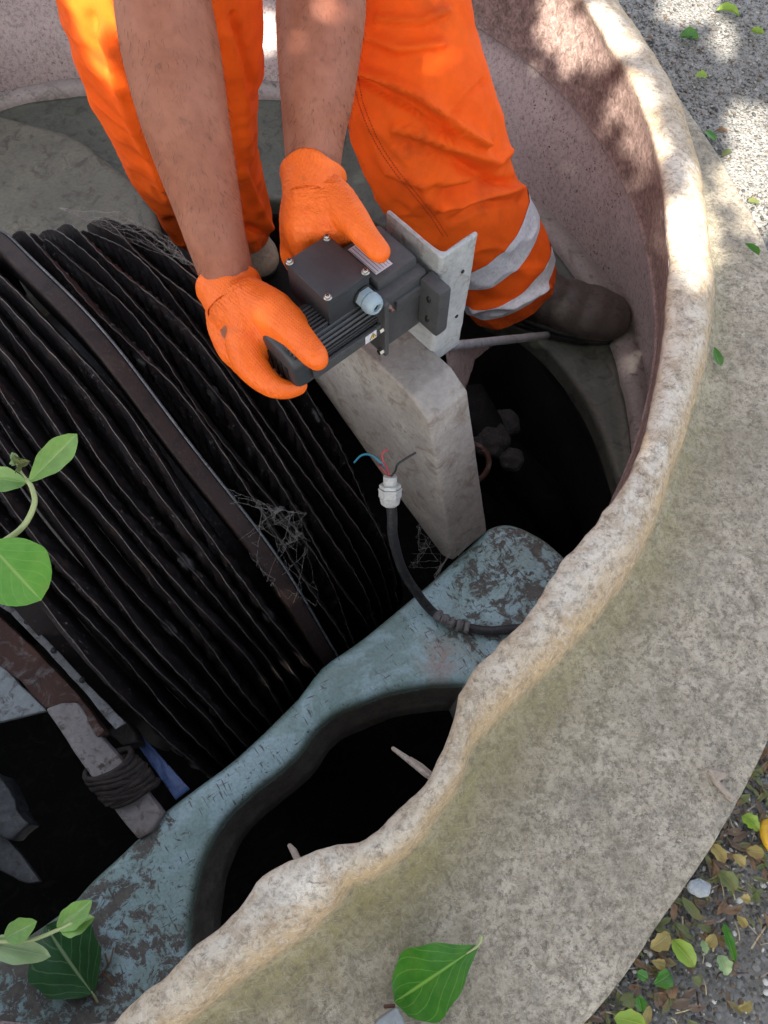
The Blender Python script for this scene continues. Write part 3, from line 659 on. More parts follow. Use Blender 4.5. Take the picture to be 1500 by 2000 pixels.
# ================================================================== FRAME PIECES AT THE LOWER LEFT
def plate(pts_px, z0, z1=None, th=.006, b=.002, zs=None):
    """plate through measured corners, with real thickness downwards"""
    top = [P(x, y, z) for (x, y), z in zip(pts_px, zs or [z0] * len(pts_px))]; bm = bmesh.new()
    prism(bm, top, [p - Vector((0, 0, th)) for p in top]); bmesh.ops.recalc_face_normals(bm, faces=bm.faces)
    if b: bev(bm, b, 2)
    return bm
fr = thing('frame_rail', 'rust and grey steel channel with flaking paint at the left edge below the discs', 'steel rail', P(60, 1330, -.16))
bm = plate([(-80, 1120), (0, 1205), (62, 1262), (150, 1352), (205, 1428), (188, 1440), (150, 1372), (88, 1384), (40, 1330), (-90, 1240)], -.20, th=.03, b=.003); obj('web_plate', subdiv_rough(bm), M['rust'], fr)
M['grey_paint'] = grime('flaking_grey_paint', (.24, .26, .27), (.30, .33, .34), (.07, .04, .035), 12, (.04, .02, .015), .8, 40, .6, .6)
bm = plate([(-90, 1250), (0, 1292), (46, 1345), (86, 1380), (90, 1388), (0, 1410), (-90, 1420)], -.205, th=.012, b=.003); obj('lower_flange', subdiv_rough(bm), M['grey_paint'], fr)
M['strip'] = grime('scaly_dull_zinc', (.13, .13, .135), (.22, .22, .225), (.05, .035, .03), 18, (.03, .02, .015), .9, 60, .7, .7)
strip = thing('slotted_strip', 'pale slotted steel strip slanting down beside the left end of the discs', 'steel strip', P(140, 1310, -.2))
bm = plate([(-60, 1140), (0, 1178), (30, 1188), (112, 1270), (170, 1335), (245, 1412), (225, 1425), (160, 1345), (95, 1275), (20, 1196), (-60, 1150)], -.185, th=.004, b=.001); obj('strip', subdiv_rough(bm), M['strip'], strip)
for x, y in ((52, 1212), (104, 1268), (160, 1326)):
    bm = bmesh.new(); c = P(x + 1, y + 2, -.1838); tube(bm, [c, c + Vector((0, 0, .0006))], .005, 12); obj('slot', bm, M['black'], strip)
arm = thing('support_arm', 'stained galvanised arm wrapped in rag resting on the blue green deck', 'arm', P(200, 1500, -.2))
arm_px = [(88, 1384), (120, 1372), (150, 1370), (200, 1442), (262, 1512), (318, 1588), (300, 1620), (268, 1640), (215, 1572), (150, 1478)]
bm = plate(arm_px, -.23, th=.03, b=.005, zs=[-.19, -.19, -.19, -.21, -.235, -.255, -.26, -.26, -.24, -.215]); M['arm'] = grime('stained_arm', (.26, .24, .235), (.36, .33, .32), (.13, .095, .075), 16, (.05, .035, .03), .8, 60, .7, .6); obj('flat_bar', subdiv_rough(bm, .01, .0012), M['arm'], arm)
bm = bmesh.new()
ca, cb = P(208, 1518, -.215), P(262, 1552, -.222)
A0, A1 = PD(215, 1545, 1.185), PD(250, 1500, 1.185)
axis = (P(262, 1512, -.235) - P(200, 1442, -.21)).normalized(); width = (P(262, 1490, -.225) - P(190, 1530, -.225)).normalized(); up_ = axis.cross(width).normalized(); up_ = up_ if up_.z > 0 else -up_
cc = P(232, 1520, -.232)
rnd = random.Random(5)
for k in range(26):
    o_ = axis * rnd.uniform(-.026, .026); ph = rnd.uniform(-.3, .3); pts = []
    for i in range(17):
        t = 2 * math.pi * i / 16; pts.append(cc + o_ + axis * (.012 * math.sin(t + ph * 4)) + width * (.037 * math.cos(t)) + up_ * (.021 * math.sin(t) - .006) * (1 + ph * .2) + Vector((rnd.uniform(-1, 1),) * 3) * .0015)
    pts = [Vector(q) for q in cr_spline([tuple(p) for p in pts], 2)]
    tube(bm, pts, rnd.uniform(.003, .0055), 5)
obj('rag', bm, M['cloth_dark'], arm)
# dark angle corner next to the strip and the narrow opening onto the water
bm = plate([(205, 1428), (245, 1405), (262, 1430), (268, 1448), (238, 1456), (228, 1446)], -.24, th=.05, b=.003)
o = obj('corner_block', subdiv_rough(bm), M['cloth_dark'], None, loc=P(235, 1440, -.26)); tag(o, 'small dark encrusted block at the lower end of the slotted strip', 'block')
M['scale'] = grime('dark_scaled_steel', (.05, .055, .06), (.09, .098, .105), (.035, .025, .022), 14, (.2, .2, .2), .5, 120, .5, .8)
blade = thing('scraper_blade', 'dark grey pointed blade with pale edge in the pit at the left edge', 'blade', P(20, 1650, -.4))
bm = plate([(-60, 1560), (0, 1620), (40, 1668), (78, 1722), (50, 1726), (0, 1700), (-60, 1680)], -.36, th=.010, b=.002); obj('blade_plate', subdiv_rough(bm), M['scale'], blade)
bm = plate([(-60, 1500), (0, 1515), (30, 1560), (32, 1580), (55, 1610), (20, 1640), (0, 1630), (-60, 1600)], -.33, th=.05, b=.004); obj('clamp', subdiv_rough(bm, .012, .004, 30), M['scale'], blade)
# ------------------------------------------------------------------ rod behind the beam and its bracket
rod = thing('cross_rod', 'thin rusty rod running from the support beam to the boot', 'rod', PD(870, 670, 1.28))
ra, rb = PD(862, 678, 1.22), PD(1068, 655, 1.555)
bm = bmesh.new(); pts = [ra.lerp(rb, t) for t in np.linspace(0, 1, 14)]; tube(bm, pts, .0085, 10); roughen(bm, .001, 60); obj('bar', bm, M['galv'], rod)
bm = bmesh.new(); g = [PD(866, 672, 1.225), PD(965, 668, 1.38), PD(925, 700, 1.36), PD(905, 760, 1.34), PD(880, 760, 1.30)]
prism(bm, g, [p + Vector((.005, .004, -.008)) for p in g]); obj('gusset', subdiv_rough(bm, .01, .002, 40), grime('stained_pink_grp', (.24, .17, .15), (.30, .22, .19), (.12, .07, .055), 14, (.04, .02, .015), .7, 60, .7, .5), rod)
# ------------------------------------------------------------------ clods and pipe deep in the pit
M['clod'] = grime('grey_scum_clod', (.035, .034, .033), (.06, .058, .056), (.03, .03, .028), 30, (.15, .14, .13), .7, 90, .9, 1, bd=.005)
for (x, y, d, r, lab) in ((958, 858, 1.62, .042, 'larger grey scum clod deep in the pit behind the support beam'), (1000, 898, 1.60, .027, 'smaller grey scum clod lower right of the larger one in the pit'), (985, 826, 1.66, .034, 'dim grey clod farthest back in the dark pit')):
    c = PD(x, y, d); bm = bmesh.new(); bmesh.ops.create_icosphere(bm, subdivisions=4, radius=r)
    for v in bm.verts: v.co = Vector((v.co.x, v.co.y, v.co.z * .8)) + c
    roughen(bm, r * .22, 40, 4, 3); tag(obj('scum_clod', bm, M['clod'], None, loc=c), lab, 'clod')
bm = bmesh.new(); tube(bm, [PD(905, 780, 1.60), PD(960, 870, 1.68), PD(1050, 960, 1.76), PD(1130, 1090, 1.8)], .05, 16); roughen(bm, .003, 25)
tag(obj('sludge_pipe', bm, M['pit2'] if 'pit2' in M else M['pit'], None, loc=PD(905, 780, 1.6)), 'slimed black pipe carrying the grey clods across the pit', 'pipe')
bm = bmesh.new(); c = PD(915, 905, 1.52); pts = [c + Vector((.042 * math.cos(t), .03 * math.sin(t), .028 * math.sin(t))) for t in np.linspace(0, 2 * math.pi, 25)]
tube(bm, pts[:-1] + [pts[0]], .006, 8, caps=False); tag(obj('pipe_ring', bm, M['rust'], None, loc=c), 'rusty ring half hidden behind the support beam', 'ring')
# twigs poking from under the rim into the opening
for (x0, y0, x1, y1, r, lab) in ((768, 1462, 832, 1512, .0036, 'pale flat stick poking over the dark opening'), (802, 1482, 850, 1520, .0035, 'short twig tucked under the rim beside the pale stick'), (566, 1652, 580, 1676, .004, 'stub of stick showing above the rim left of the opening')):
    p0, p1 = P(x0, y0, .02), P(x1, y1, .055); bm = bmesh.new(); tube(bm, [p0, p0.lerp(p1, .4) + Vector((.001, 0, .001)), p1, p1 + (p1 - p0).normalized() * .01], [r * .7, r, r, r * .8], 7, round_caps=True)
    tag(obj('stick', bm, M['wood'], None, loc=p0), lab, 'stick')
# ================================================================== ANGLE BRACKET
zb, zt = .107, .285
br = thing('angle_bracket', 'upright galvanised angle bracket bolted behind the grey motor', 'bracket', AN(.476, .44, zb))
def arc_section():
    # L section in (a, n): flange along n (towards the back), flange along a (to the right)
    return [(.4745, .533), (.4805, .533), (.4805, .452), (.4815, .446), (.4855, .442), (.533, .442), (.533, .436), (.478, .436), (.4745, .440)]
sc_ = arc_section(); bm = bmesh.new(); rings = []
for z, k in ((zb - .03, .93), (zb + .04, .965), (.20, 1.0), (.26, 1.02), (zt, 1.03)):
    rings.append([bm.verts.new(AN(.478 + (a - .478) * (k if a > .49 else 1), .44 + (n - .44) * (k if n > .45 else 1), z)) for a, n in sc_])
m = len(sc_)
for A, B in zip(rings, rings[1:]):
    for i in range(m): bm.faces.new((A[i], A[(i + 1) % m], B[(i + 1) % m], B[i]))
bm.faces.new(rings[0][::-1]); bm.faces.new(rings[-1])
bmesh.ops.recalc_face_normals(bm, faces=bm.faces); bev(bm, .0022, 2)
M['bracket'] = grime('blotched_galvanised_steel', (.40, .42, .42), (.50, .52, .53), (.27, .24, .22), 16, (.10, .07, .05), .7, 55, .55, .5, metal=.15)
obj('angle', subdiv_rough(bm, .012, .0008, 50), M['bracket'], br)
for a, z in ((.515, .235), (.515, .15)):
    bm = bmesh.new(); tube(bm, [AN(a, .4362, z), AN(a, .4345, z)], .0026, 14); obj('bolt_hole', bm, M['black'], br)
bm = bmesh.new(); tube(bm, [AN(.4742, .515, .245), AN(.470, .515, .245)], .007, 6); obj('bolt', bm, M['steel'], br)
# ================================================================== GEARED MOTOR
ML = AN(.36, .49, .17); mot = thing('gear_motor', 'dark grey geared motor with square terminal box held in orange gloves', 'motor', ML)
def prof_loft(bm, prof, a_list, scale=None, c=(.492, .217)):
    rings = []
    for k, a in enumerate(a_list):
        s = scale[k] if scale else 1
        rings.append([bm.verts.new(AN(a, c[0] + n * s, c[1] + z * s)) for n, z in prof])
    m = len(prof)
    for A, B in zip(rings, rings[1:]):
        for i in range(m): bm.faces.new((A[i], A[(i + 1) % m], B[(i + 1) % m], B[i]))
    bm.faces.new(rings[0][::-1]); bm.faces.new(rings[-1]); return bm
def fin_profile(R=.0355, fins=44, depth=.0035):
    out = []
    for i in range(fins):
        for k, rr in ((0, R), (.42, R), (.5, R - depth), (.92, R - depth)):
            t = 2 * math.pi * (i + k) / fins; sq = 1 / max(abs(math.cos(t)), abs(math.sin(t))) ; q = min(sq, 1.10); out.append((rr * q * math.cos(t), rr * q * math.sin(t)))
    return out
bm = bmesh.new(); prof_loft(bm, fin_profile(), [.289, .395]); obj('stator_housing', bm, M['motor'], mot, smooth=False)
rc = [( .0375 * min(1 / max(abs(math.cos(t)), abs(math.sin(t))), 1.10) * math.cos(t), .0375 * min(1 / max(abs(math.cos(t)), abs(math.sin(t))), 1.10) * math.sin(t)) for t in np.linspace(0, 2 * math.pi, 48, endpoint=False)]
bm = bmesh.new(); prof_loft(bm, rc, [.260, .262, .266, .274, .290, .2905], [.78, .90, .965, 1, 1, .9]); obj('fan_cover', bm, M['motor_dark'], mot)
for k in range(4):   # slots of the fan cover
    bm = bmesh.new(); box(bm, lambda x, y, z: AN(x, y, z), (.2585 , .468 + k * .011, .196), (.2615, .473 + k * .011, .228)); obj('vent_slot', bm, M['black'], mot, smooth=False)
for k in range(5):
    bm = bmesh.new(); box(bm, lambda x, y, z: AN(x, y, z), (.267, .4595 + k * .0065, .2475), (.286, .4620 + k * .0065, .2558)); bev(bm, .0008, 1); obj('cover_rib', bm, M['motor_dark'], mot)
def mbox(name, lo, hi, mat, b=.002, parent=None, seg=2):
    bm = bmesh.new(); box(bm, lambda x, y, z: AN(x, y, z), lo, hi); bmesh.ops.recalc_face_normals(bm, faces=bm.faces)
    if b: bev(bm, b, seg)
    o = obj(name, bm, mat, parent or mot, smooth=False); return o
def shade_auto(o):
    o.data.polygons.foreach_set('use_smooth', [True] * len(o.data.polygons)); o.data.set_sharp_from_angle(angle=.6); return o
gb = mbox('gearbox', (.395, .449, .168), (.4655, .545, .262), M['motor'], .005); shade_auto(gb)
shade_auto(mbox('gearbox_top', (.398, .463, .255), (.462, .535, .276), M['motor'], .006))
shade_auto(mbox('gearbox_shoulder', (.412, .444, .232), (.4655, .452, .248), M['motor'], .002))
mbox('joint_flange', (.3905, .4415, .163), (.3975, .550, .262), M['motor'], .002)
# mounting foot with two slots
fo = mbox('mounting_foot', (.452, .412, .178), (.4725, .449, .258), M['motor'], .005); shade_auto(fo)
fw = mbox('foot_web', (.4585, .440, .195), (.4725, .452, .25), M['motor'], .003)
for z in (.200, .236):
    bm = bmesh.new(); pr = []
    for t in np.linspace(0, 2 * math.pi, 20, endpoint=False): pr.append((.0035 * math.cos(t), .0055 * math.sin(t)))
    top = [AN(.4508 - .0, .430 + u, z + v) for u, v in pr]; prism(bm, top, [p + AX * .004 for p in top]); obj('foot_slot', bm, M['black'], fo)
# side rail on the housing with warning sticker
mbox('side_rail', (.284, .4475, .206), (.392, .4535, .222), M['motor'], .0015)
# terminal box
tb = mbox('terminal_box', (.329, .471, .238), (.3925, .548, .283), M['motor_dark'], .003); shade_auto(tb)
lid = mbox('lid', (.3275, .4695, .2835), (.394, .5495, .2915), M['motor_dark'], .0025, tb); shade_auto(lid)
for a in (.3325, .389):
    for n in (.4745, .5445):
        bm = bmesh.new(); c = AN(a, n, .2915)
        tube(bm, [c, c + Vector((0, 0, .0012))], .0050, 16); tube(bm, [c + Vector((0, 0, .0012)), c + Vector((0, 0, .0040)), c + Vector((0, 0, .0046))], [.0036, .0034, .0022], 14); s_ = obj('lid_screw', bm, M['steel'], tb); 
        bm = bmesh.new()
        for q in (AX, NX):
            o_ = NX if q is AX else AX; zz = Vector((0, 0, .0048)); v4 = [c + q * s1 * .0024 + o_ * s2 * .0005 + zz for s1, s2 in ((-1, -1), (1, -1), (1, 1), (-1, 1))]
            prism(bm, [p + Vector((0, 0, .0002)) for p in v4], [p - Vector((0, 0, .0015)) for p in v4])
        obj('screw_cross', bm, M['black'], tb, smooth=False)
# cable gland on the side of the box (towards the viewer, -n)
def gland(bm, c, d, k=1.0, hexr=.0135):
    d = d.normalized(); t = d.cross(Vector((0, 0, 1))).normalized() if abs(d.z) < .9 else Vector((1, 0, 0)); u = d.cross(t)
    def ring(r, s, seg=6, ph=0, knurl=0):
        return [bm.verts.new(c + d * s * k + (t * math.cos(2 * math.pi * i / seg + ph) + u * math.sin(2 * math.pi * i / seg + ph)) * r * k * (1 + (knurl if i % 2 else 0))) for i in range(seg)]
    def join(A, B):
        for i in range(len(A)): bm.faces.new((A[i], A[(i + 1) % len(A)], B[(i + 1) % len(A)], B[i]))
    a1, a2, a3 = ring(hexr, 0), ring(hexr, .007), ring(hexr * .86, .008); join(a1, a2); join(a2, a3); bm.faces.new(a1[::-1]); bm.faces.new(a3)
    R = [ring(r, s, 36, 0, kn) for r, s, kn in ((.0095, .007, 0), (.0115, .009, 0), (.0125, .0095, .05), (.0125, .017, .05), (.0115, .0205, .02), (.0095, .0235, 0), (.0065, .0245, 0), (.0055, .0235, 0), (.005, .016, 0))]
    for A, B in zip(R, R[1:]): join(A, B)
    bm.faces.new(R[0][::-1]); f = bm.faces.new(R[-1])
gl_c = AN(.381, .4705, .262); bm = bmesh.new(); tube(bm, [gl_c, gl_c - NX * .002], .015, 24); obj('gland_washer', bm, M['black'], tb)
bm = bmesh.new(); gland(bm, gl_c - NX * .002, -NX + Vector((0, 0, 0)) , 1.0); g_ = obj('cable_gland', bm, M['gland'], tb); shade_auto(g_)
bm = bmesh.new(); c = gl_c - NX * .0215; tube(bm, [c, c - NX * .0006], .0052, 20); obj('gland_bore', bm, M['black'], g_)
# earth screw and hex bolts on the joint flange
bm = bmesh.new(); c = AN(.4005, .449, .247); tube(bm, [c, c - NX * .006], .0045, 6); tube(bm, [c - NX * .006, c - NX * .012], .0028, 10); obj('earth_screw', bm, M['steel'], mot, smooth=False)
for n, z in ((.447, .172), (.447, .215)):
    bm = bmesh.new(); c = AN(.3905, n, z); tube(bm, [c, c - AX * .006], .0042, 6); obj('hex_bolt', bm, M['steel'], mot, smooth=False)
# rating plate on the gearbox top with its print, warning sticker
def card(name, c, ux, uy, w, h, mat, parent, t=.0004):
    nz = ux.cross(uy).normalized(); q = [c + ux * sx * w / 2 + uy * sy * h / 2 for sx, sy in ((-1, -1), (1, -1), (1, 1), (-1, 1))]
    bm = bmesh.new(); prism(bm, [p + nz * t for p in q], [p for p in q]); return obj(name, bm, mat, parent, smooth=False)
def text(body, c, ux, uy, size, mat, parent, name='print', align='LEFT'):
    cu = bpy.data.curves.new(name, 'FONT'); cu.body = body; cu.size = size; cu.align_x = align; cu.resolution_u = 2
    t = bpy.data.objects.new('t', cu); COL.objects.link(t); me = to_mesh_eval(t); bpy.data.objects.remove(t)
    nz = ux.cross(uy).normalized(); Mx = Matrix((ux, uy, nz)).transposed().to_4x4(); Mx.translation = c; me.transform(Mx); me.materials.clear()
    return link(name, me, mat, parent, smooth=False)
lc = AN(.418, .500, .2764); st_ = card('rating_plate', lc, -NX, AX, .052, .026, M['sticker'], mot)
lx, ly = -NX, AX
card('print_smudge', lc + lx * -.014 + ly * .0055 + Vector((0, 0, .0005)), lx, ly, .016, .0022, M['ink'], st_, .0002)
for k in range(6):
    card('ruled_line', lc + ly * (.0095 - k * .0043) + Vector((0, 0, .0005)), lx, ly, .048, .0005, M['ink'], st_, .0002)
wc = AN(.372, .4473, .214); ws = card('warning_sticker', wc, AX, Vector((0, 0, 1)), .018, .0135, M['sticker'], mot, .0004)
U3, V3 = AX, Vector((0, 0, 1)); fc = wc - NX * .0006
def tri(c, s, mat, dn, nm):
    bm = bmesh.new(); q = [c + U3 * (s * x) + V3 * (s * y) - NX * dn for x, y in ((-.6, -.45), (.6, -.45), (0, .6))]; prism(bm, q, [p + NX * .0002 for p in q]); return obj(nm, bm, mat, ws, smooth=False)
tri(fc + AX * .003, .0095, M['ink'], .0001, 'triangle_border'); tri(fc + AX * .003, .0072, M['yellow_ink'], .0004, 'warning_triangle')
bm = bmesh.new(); q = [(-.0004, .003), (.0012, .003), (.0002, .0005), (.0012, .0005), (-.0008, -.003), (-.0001, -.0005), (-.0011, -.0005)]
q = [fc + AX * .003 + U3 * x * 1.0 + V3 * (y * .9) - NX * .0008 for x, y in q]; prism(bm, q, [p + NX * .0002 for p in q]); obj('lightning_symbol', bm, M['ink'], ws, smooth=False)
# ================================================================== POWER CABLE
cab = thing('power_cable', 'loose black cable with white gland and bare coloured wires lying over the deck', 'cable', P(880, 1215, ZD))
cp = [PD(762, 968, 1.06), PD(766, 1010, 1.09), PD(768, 1050, 1.13), PD(785, 1110, 1.18), PD(812, 1155, 1.225), PD(842, 1192, 1.255), P(872, 1212, ZD + .016), P(900, 1222, ZD + .012), P(950, 1232, ZD + .012), P(1010, 1228, ZD + .014), P(1060, 1225, ZD + .02), P(1120, 1260, ZD + .02)]
cp = [Vector(q) for q in cr_spline([tuple(p) for p in cp], 8)]
bm = bmesh.new(); tube(bm, cp, .0078, 12); roughen(bm, .0004, 60); obj('sheath', bm, M['sheath_black'], cab)
# short sleeve remnant on the cable, with a pale tie
M['tapewrap'] = grime('grey_wrapping', (.16, .15, .15), (.22, .21, .21), (.07, .06, .06), 30, (.03, .03, .03), .6, 90, .8, .7)
rem = [cp[i] for i in range(43, 60)]; bm = bmesh.new(); tube(bm, rem, [.0095 + .0022 * math.sin(i * 1.7) for i in range(len(rem))], 10); roughen(bm, .0015, 90); obj('frayed_wrap', bm, M['tapewrap'], cab)
gp = PD(762, 968, 1.06); dirc = (PD(762, 920, 1.045) - gp).normalized()
bm = bmesh.new(); tube(bm, [gp - dirc * .016, gp - dirc * .012, gp - dirc * .002], [.009, .0135, .0155], 24); tube(bm, [gp - dirc * .002, gp + dirc * .008], .0165, 6); tube(bm, [gp + dirc * .0085, gp + dirc * .011], .0172, 6)
tube(bm, [gp + dirc * .012, gp + dirc * .017], .0155, 6); tube(bm, [gp + dirc * .017, gp + dirc * .030], .0098, 18); o = shade_auto(obj('white_gland', bm, M['gland_white'], cab))
tip = gp + dirc * .028
def wire(pts, mat, r, lab):
    p = [tip] + [PD(*q) for q in pts]; p = [Vector(q) for q in cr_spline([tuple(v) for v in p], 6)]; bm = bmesh.new(); tube(bm, p, r, 7); o = obj('wire', bm, mat, cab); o['label'] = lab
wire([(752, 912, 1.05), (740, 900, 1.045), (722, 888, 1.06), (705, 890, 1.08), (692, 903, 1.10)], M['wire_blue'], .0016, 'blue wire')
wire([(756, 915, 1.04), (748, 900, 1.03), (747, 885, 1.03), (758, 878, 1.03)], M['wire_red'], .0016, 'red wire')
wire([(772, 920, 1.04), (776, 908, 1.03), (792, 896, 1.03), (812, 884, 1.035)], M['wire_black'], .0017, 'black wire')
wire([(748, 918, 1.045), (741, 912, 1.04), (746, 905, 1.05)], M['wire_red'], .0014, 'loose red strand')
# ================================================================== PERSON
from mathutils.bvhtree import BVHTree
def proj(p):
    q = p - CAM; d = q.dot(_f); return 750 + q.x / d * F, 1000 - q.dot(_u) / d * F, d
person = thing('person', 'person in orange work trousers and orange gloves bending over the tank and holding the motor', 'person', PD(750, 520, 1.75) * 1)
def cap(bm, chain, seg=16, sub=5, flat=None):
    pts = [Vector(c[0]) for c in chain]; rad = [c[1] for c in chain]
    if sub and len(pts) > 2:
        q = cr_spline([(*p, r) for p, r in zip(pts, rad)], sub); pts = [Vector(v[:3]) for v in q]; rad = [float(v[3]) for v in q]
    tube(bm, pts, rad, seg, True, True)
def pc(*l): return [(PD(x, y, d), r) for x, y, d, r in l]
# --- hands: one chain per finger, shared by the skin (thinner) and the glove
handL = [pc((446, 552, .925, .0345), (456, 590, .918, .036), (470, 625, .915, .034)),
         pc((436, 590, .925, .024), (440, 640, .928, .023), (458, 682, .925, .022), (472, 702, .925, .018)),
         pc((470, 590, .905, .031), (492, 640, .90, .031), (492, 675, .90, .027)),
         pc((490, 580, .895, .025), (528, 612, .885, .030), (560, 638, .875, .027)),
         pc((530, 610, .88, .029), (572, 648, .862, .0215), (598, 676, .850, .0175), (616, 697, .842, .0160), (619, 701, .842, .0145)),          # thumb over the motor
         pc((480, 668, .895, .027), (486, 704, .89, .0225), (508, 735, .888, .0185), (534, 754, .892, .0150), (560, 760, .902, .0130), (583, 753, .912, .0118)),   # index finger
         pc((462, 690, .93, .019), (484, 716, .945, .0165), (512, 730, .962, .0135), (560, 742, .975, .011), (590, 735, .975, .010)),  # middle
         pc((452, 675, .945, .019), (480, 705, .968, .015), (520, 715, .985, .0125), (575, 712, .99, .0105)),        # ring
         pc((440, 650, .95, .018), (470, 680, .98, .0135), (510, 690, 1.0, .011), (550, 680, 1.0, .0095))]          # little finger
handR = [pc((612, 340, .90, .0350), (612, 372, .898, .0365), (608, 400, .90, .034)),
         pc((582, 375, .90, .019), (573, 420, .912, .018), (570, 470, .935, .0155), (568, 505, .96, .0125), (590, 540, .99, .010)),           # little finger side
         pc((600, 385, .895, .031), (598, 440, .905, .030), (600, 480, .925, .024), (605, 530, .965, .0125), (630, 570, .985, .0105)),
         pc((632, 400, .890, .028), (636, 440, .90, .028), (640, 475, .925, .020), (650, 520, .965, .0125), (675, 560, .98, .0105)),
         pc((650, 410, .888, .026), (668, 450, .905, .021), (690, 490, .945, .0145), (705, 530, .965, .012)),
         pc((640, 375, .890, .024), (668, 405, .880, .0235), (692, 432, .868, .0195), (712, 458, .858, .0168), (732, 482, .852, .0150), (742, 492, .852, .0135))]  # thumb on the label
def chains(bm, hs, k, sub=5):
    for h in hs: cap(bm, [(p, r * k) for p, r in h], 16, sub)
armL = pc((448, 560, .922, .0325), (438, 520, .91, .0345), (420, 460, .885, .0365), (402, 390, .865, .0405), (378, 300, .835, .0455), (358, 220, .81, .0490), (338, 120, .785, .0515), (322, 30, .76, .0500), (312, -60, .745, .047))
armR = pc((612, 350, .90, .0325), (612, 310, .895, .0345), (614, 250, .885, .0385), (619, 190, .87, .0435), (623, 100, .86, .0490), (627, 20, .85, .0520), (630, -80, .85, .050))
shL = Vector((-.27, 1.05, .80)); shR = Vector((.13, 1.10, .80)); elL = armL[-1][0] + Vector((0, .03, .03)); elR = armR[-1][0] + Vector((0, .03, .02))
hip = Vector((-.10, 1.50, .50)); neck = Vector((-.07, .98, .93))
kneeL, ankL = PD(325, 40, 1.12), PD(452, 485, 1.62); kneeR, ankR = PD(850, 250, 1.22), PD(985, 560, 1.57)
hipL, hipR = hip + Vector((-.11, 0, 0)), hip + Vector((.11, 0, 0))
bm = bmesh.new()
cap(bm, armL + [(elL, .046), (elL.lerp(shL, .5), .052), (shL, .058)], 20, 4); cap(bm, armR + [(elR, .048), (elR.lerp(shR, .5), .053), (shR, .058)], 20, 4)
chains(bm, handL, .90); chains(bm, handR, .90)
cap(bm, [(hip, .13), (hip.lerp(neck, .35), .13), (hip.lerp(neck, .7), .14), (hip.lerp(neck, .92), .12)], 20, 4)
cap(bm, [(shL, .06), (neck + Vector((0, .05, -.05)), .075), (shR, .06)], 16, 4); cap(bm, [(neck + Vector((0, .04, -.03)), .06), (neck + Vector((0, -.06, .03)), .055)], 16, 0)
hd = neck + Vector((0, -.12, .06))
for c_, r in ((hd, .088), (hd + Vector((0, -.025, -.045)), .066), (hd + Vector((0, .03, .015)), .085)): cap(bm, [(c_, r), (c_ + Vector((0, -.004, 0)), r)], 20, 0)
cap(bm, [(hd + Vector((0, -.06, -.06)), .012), (hd + Vector((0, -.085, -.085)), .014)], 10, 0)       # nose
for s in (-1, 1): cap(bm, [(hd + Vector((s * .088, 0, -.01)), .014), (hd + Vector((s * .092, .006, .022)), .016)], 10, 0)
for h_, k_, a_ in ((hipL, kneeL, ankL), (hipR, kneeR, ankR)):
    cap(bm, [(h_, .085), (h_.lerp(k_, .5), .08), (k_ + Vector((0, .01, -.01)), .058), (k_.lerp(a_, .4), .052), (a_, .036)], 16, 4)
body = organic('body', bm, .0036, 5, M['skin'], person)
bvb = BVHTree.FromPolygons([v.co + wloc(person) for v in body.data.vertices], [p.vertices[:] for p in body.data.polygons])
bm = bmesh.new(); rnd = random.Random(11)
for arm_, lim in ((armL, 8), (armR, 6)):
    for _ in range(1100):
        i = rnd.randrange(1, lim); a, b_ = arm_[i][0], arm_[i + 1][0]; c = a.lerp(b_, rnd.random()); ang = rnd.uniform(0, 6.28); ax_ = (b_ - a).normalized(); e1 = ax_.cross(Vector((1, 0, 0))).normalized(); e2 = ax_.cross(e1); dr = e1 * math.cos(ang) + e2 * math.sin(ang)
        h = bvb.ray_cast(c + dr * .12, -dr)
        if h[0] is None or (h[0] - c).length > .075: continue
        p = h[0]; g = (-ax_ * rnd.uniform(.6, 1) + dr * .35 + e1 * rnd.uniform(-.4, .4) + e2 * rnd.uniform(-.4, .4)).normalized() * rnd.uniform(.004, .009)
        tube(bm, [p, p + g * .55 + dr * .0006, p + g], [.00011, .00009, .00004], 3, caps=False)
tag(obj('arm_hair', bm, M['hair'], person), None, None, None, 'stuff')
# --- gloves with rolled cuffs
def fold_post(seed, c0_, d0_):
    def f(b):
        b.normal_update(); L = b.verts.layers.float.new('wr')
        for v in b.verts: v[L] = min(1, math.exp(-((v.co - c0_).length - .03) / .022)) if (v.co - c0_).length > .03 else 1
        for v in b.verts:
            dd = (v.co - c0_).dot(d0_); v.co += v.normal * .0011 * v[L] * math.sin(dd * 900 + 5 * fbm(v.co, 22, 2, seed + 5))
        for v in b.verts: v.co += v.normal * (.0009 * fbm(v.co, 38, 2, seed) + .0005 * math.sin(v.co.z * 420 + 3 * fbm(v.co, 30, 2, seed)) * max(0, fbm(v.co, 16, 2, seed + 3)))
    return f
def cuff(p, q, r, label_):
    d = (q - p).normalized(); t, fr_ = frames([p, q, q + d * .01]); x, y = fr_[0]; bm = bmesh.new(); rings = []
    for k, (s, rr) in enumerate(((.034, .985), (.024, 1.01), (.014, 1.03), (.007, 1.055), (.002, 1.09), (-.0015, 1.13), (-.004, 1.12), (-.0042, 1.07), (.004, 1.02), (.02, .95))):
        ring = []
        for i in range(72):
            a = 2 * math.pi * i / 72; wob = .006 * math.sin(2 * a + 1) + .0016 * math.sin(5 * a + k)
            ring.append(bm.verts.new(p + d * (s + wob * (1 if s < .02 else .3)) + (x * math.cos(a) + y * math.sin(a)) * r * (rr + .012 * math.sin(9 * a + s * 160) * (1 if s > 0 else .2))))
        rings.append(ring)
    for A, B in zip(rings, rings[1:]):
        for i in range(72): bm.faces.new((A[i], A[(i + 1) % 72], B[(i + 1) % 72], B[i]))
    return bm
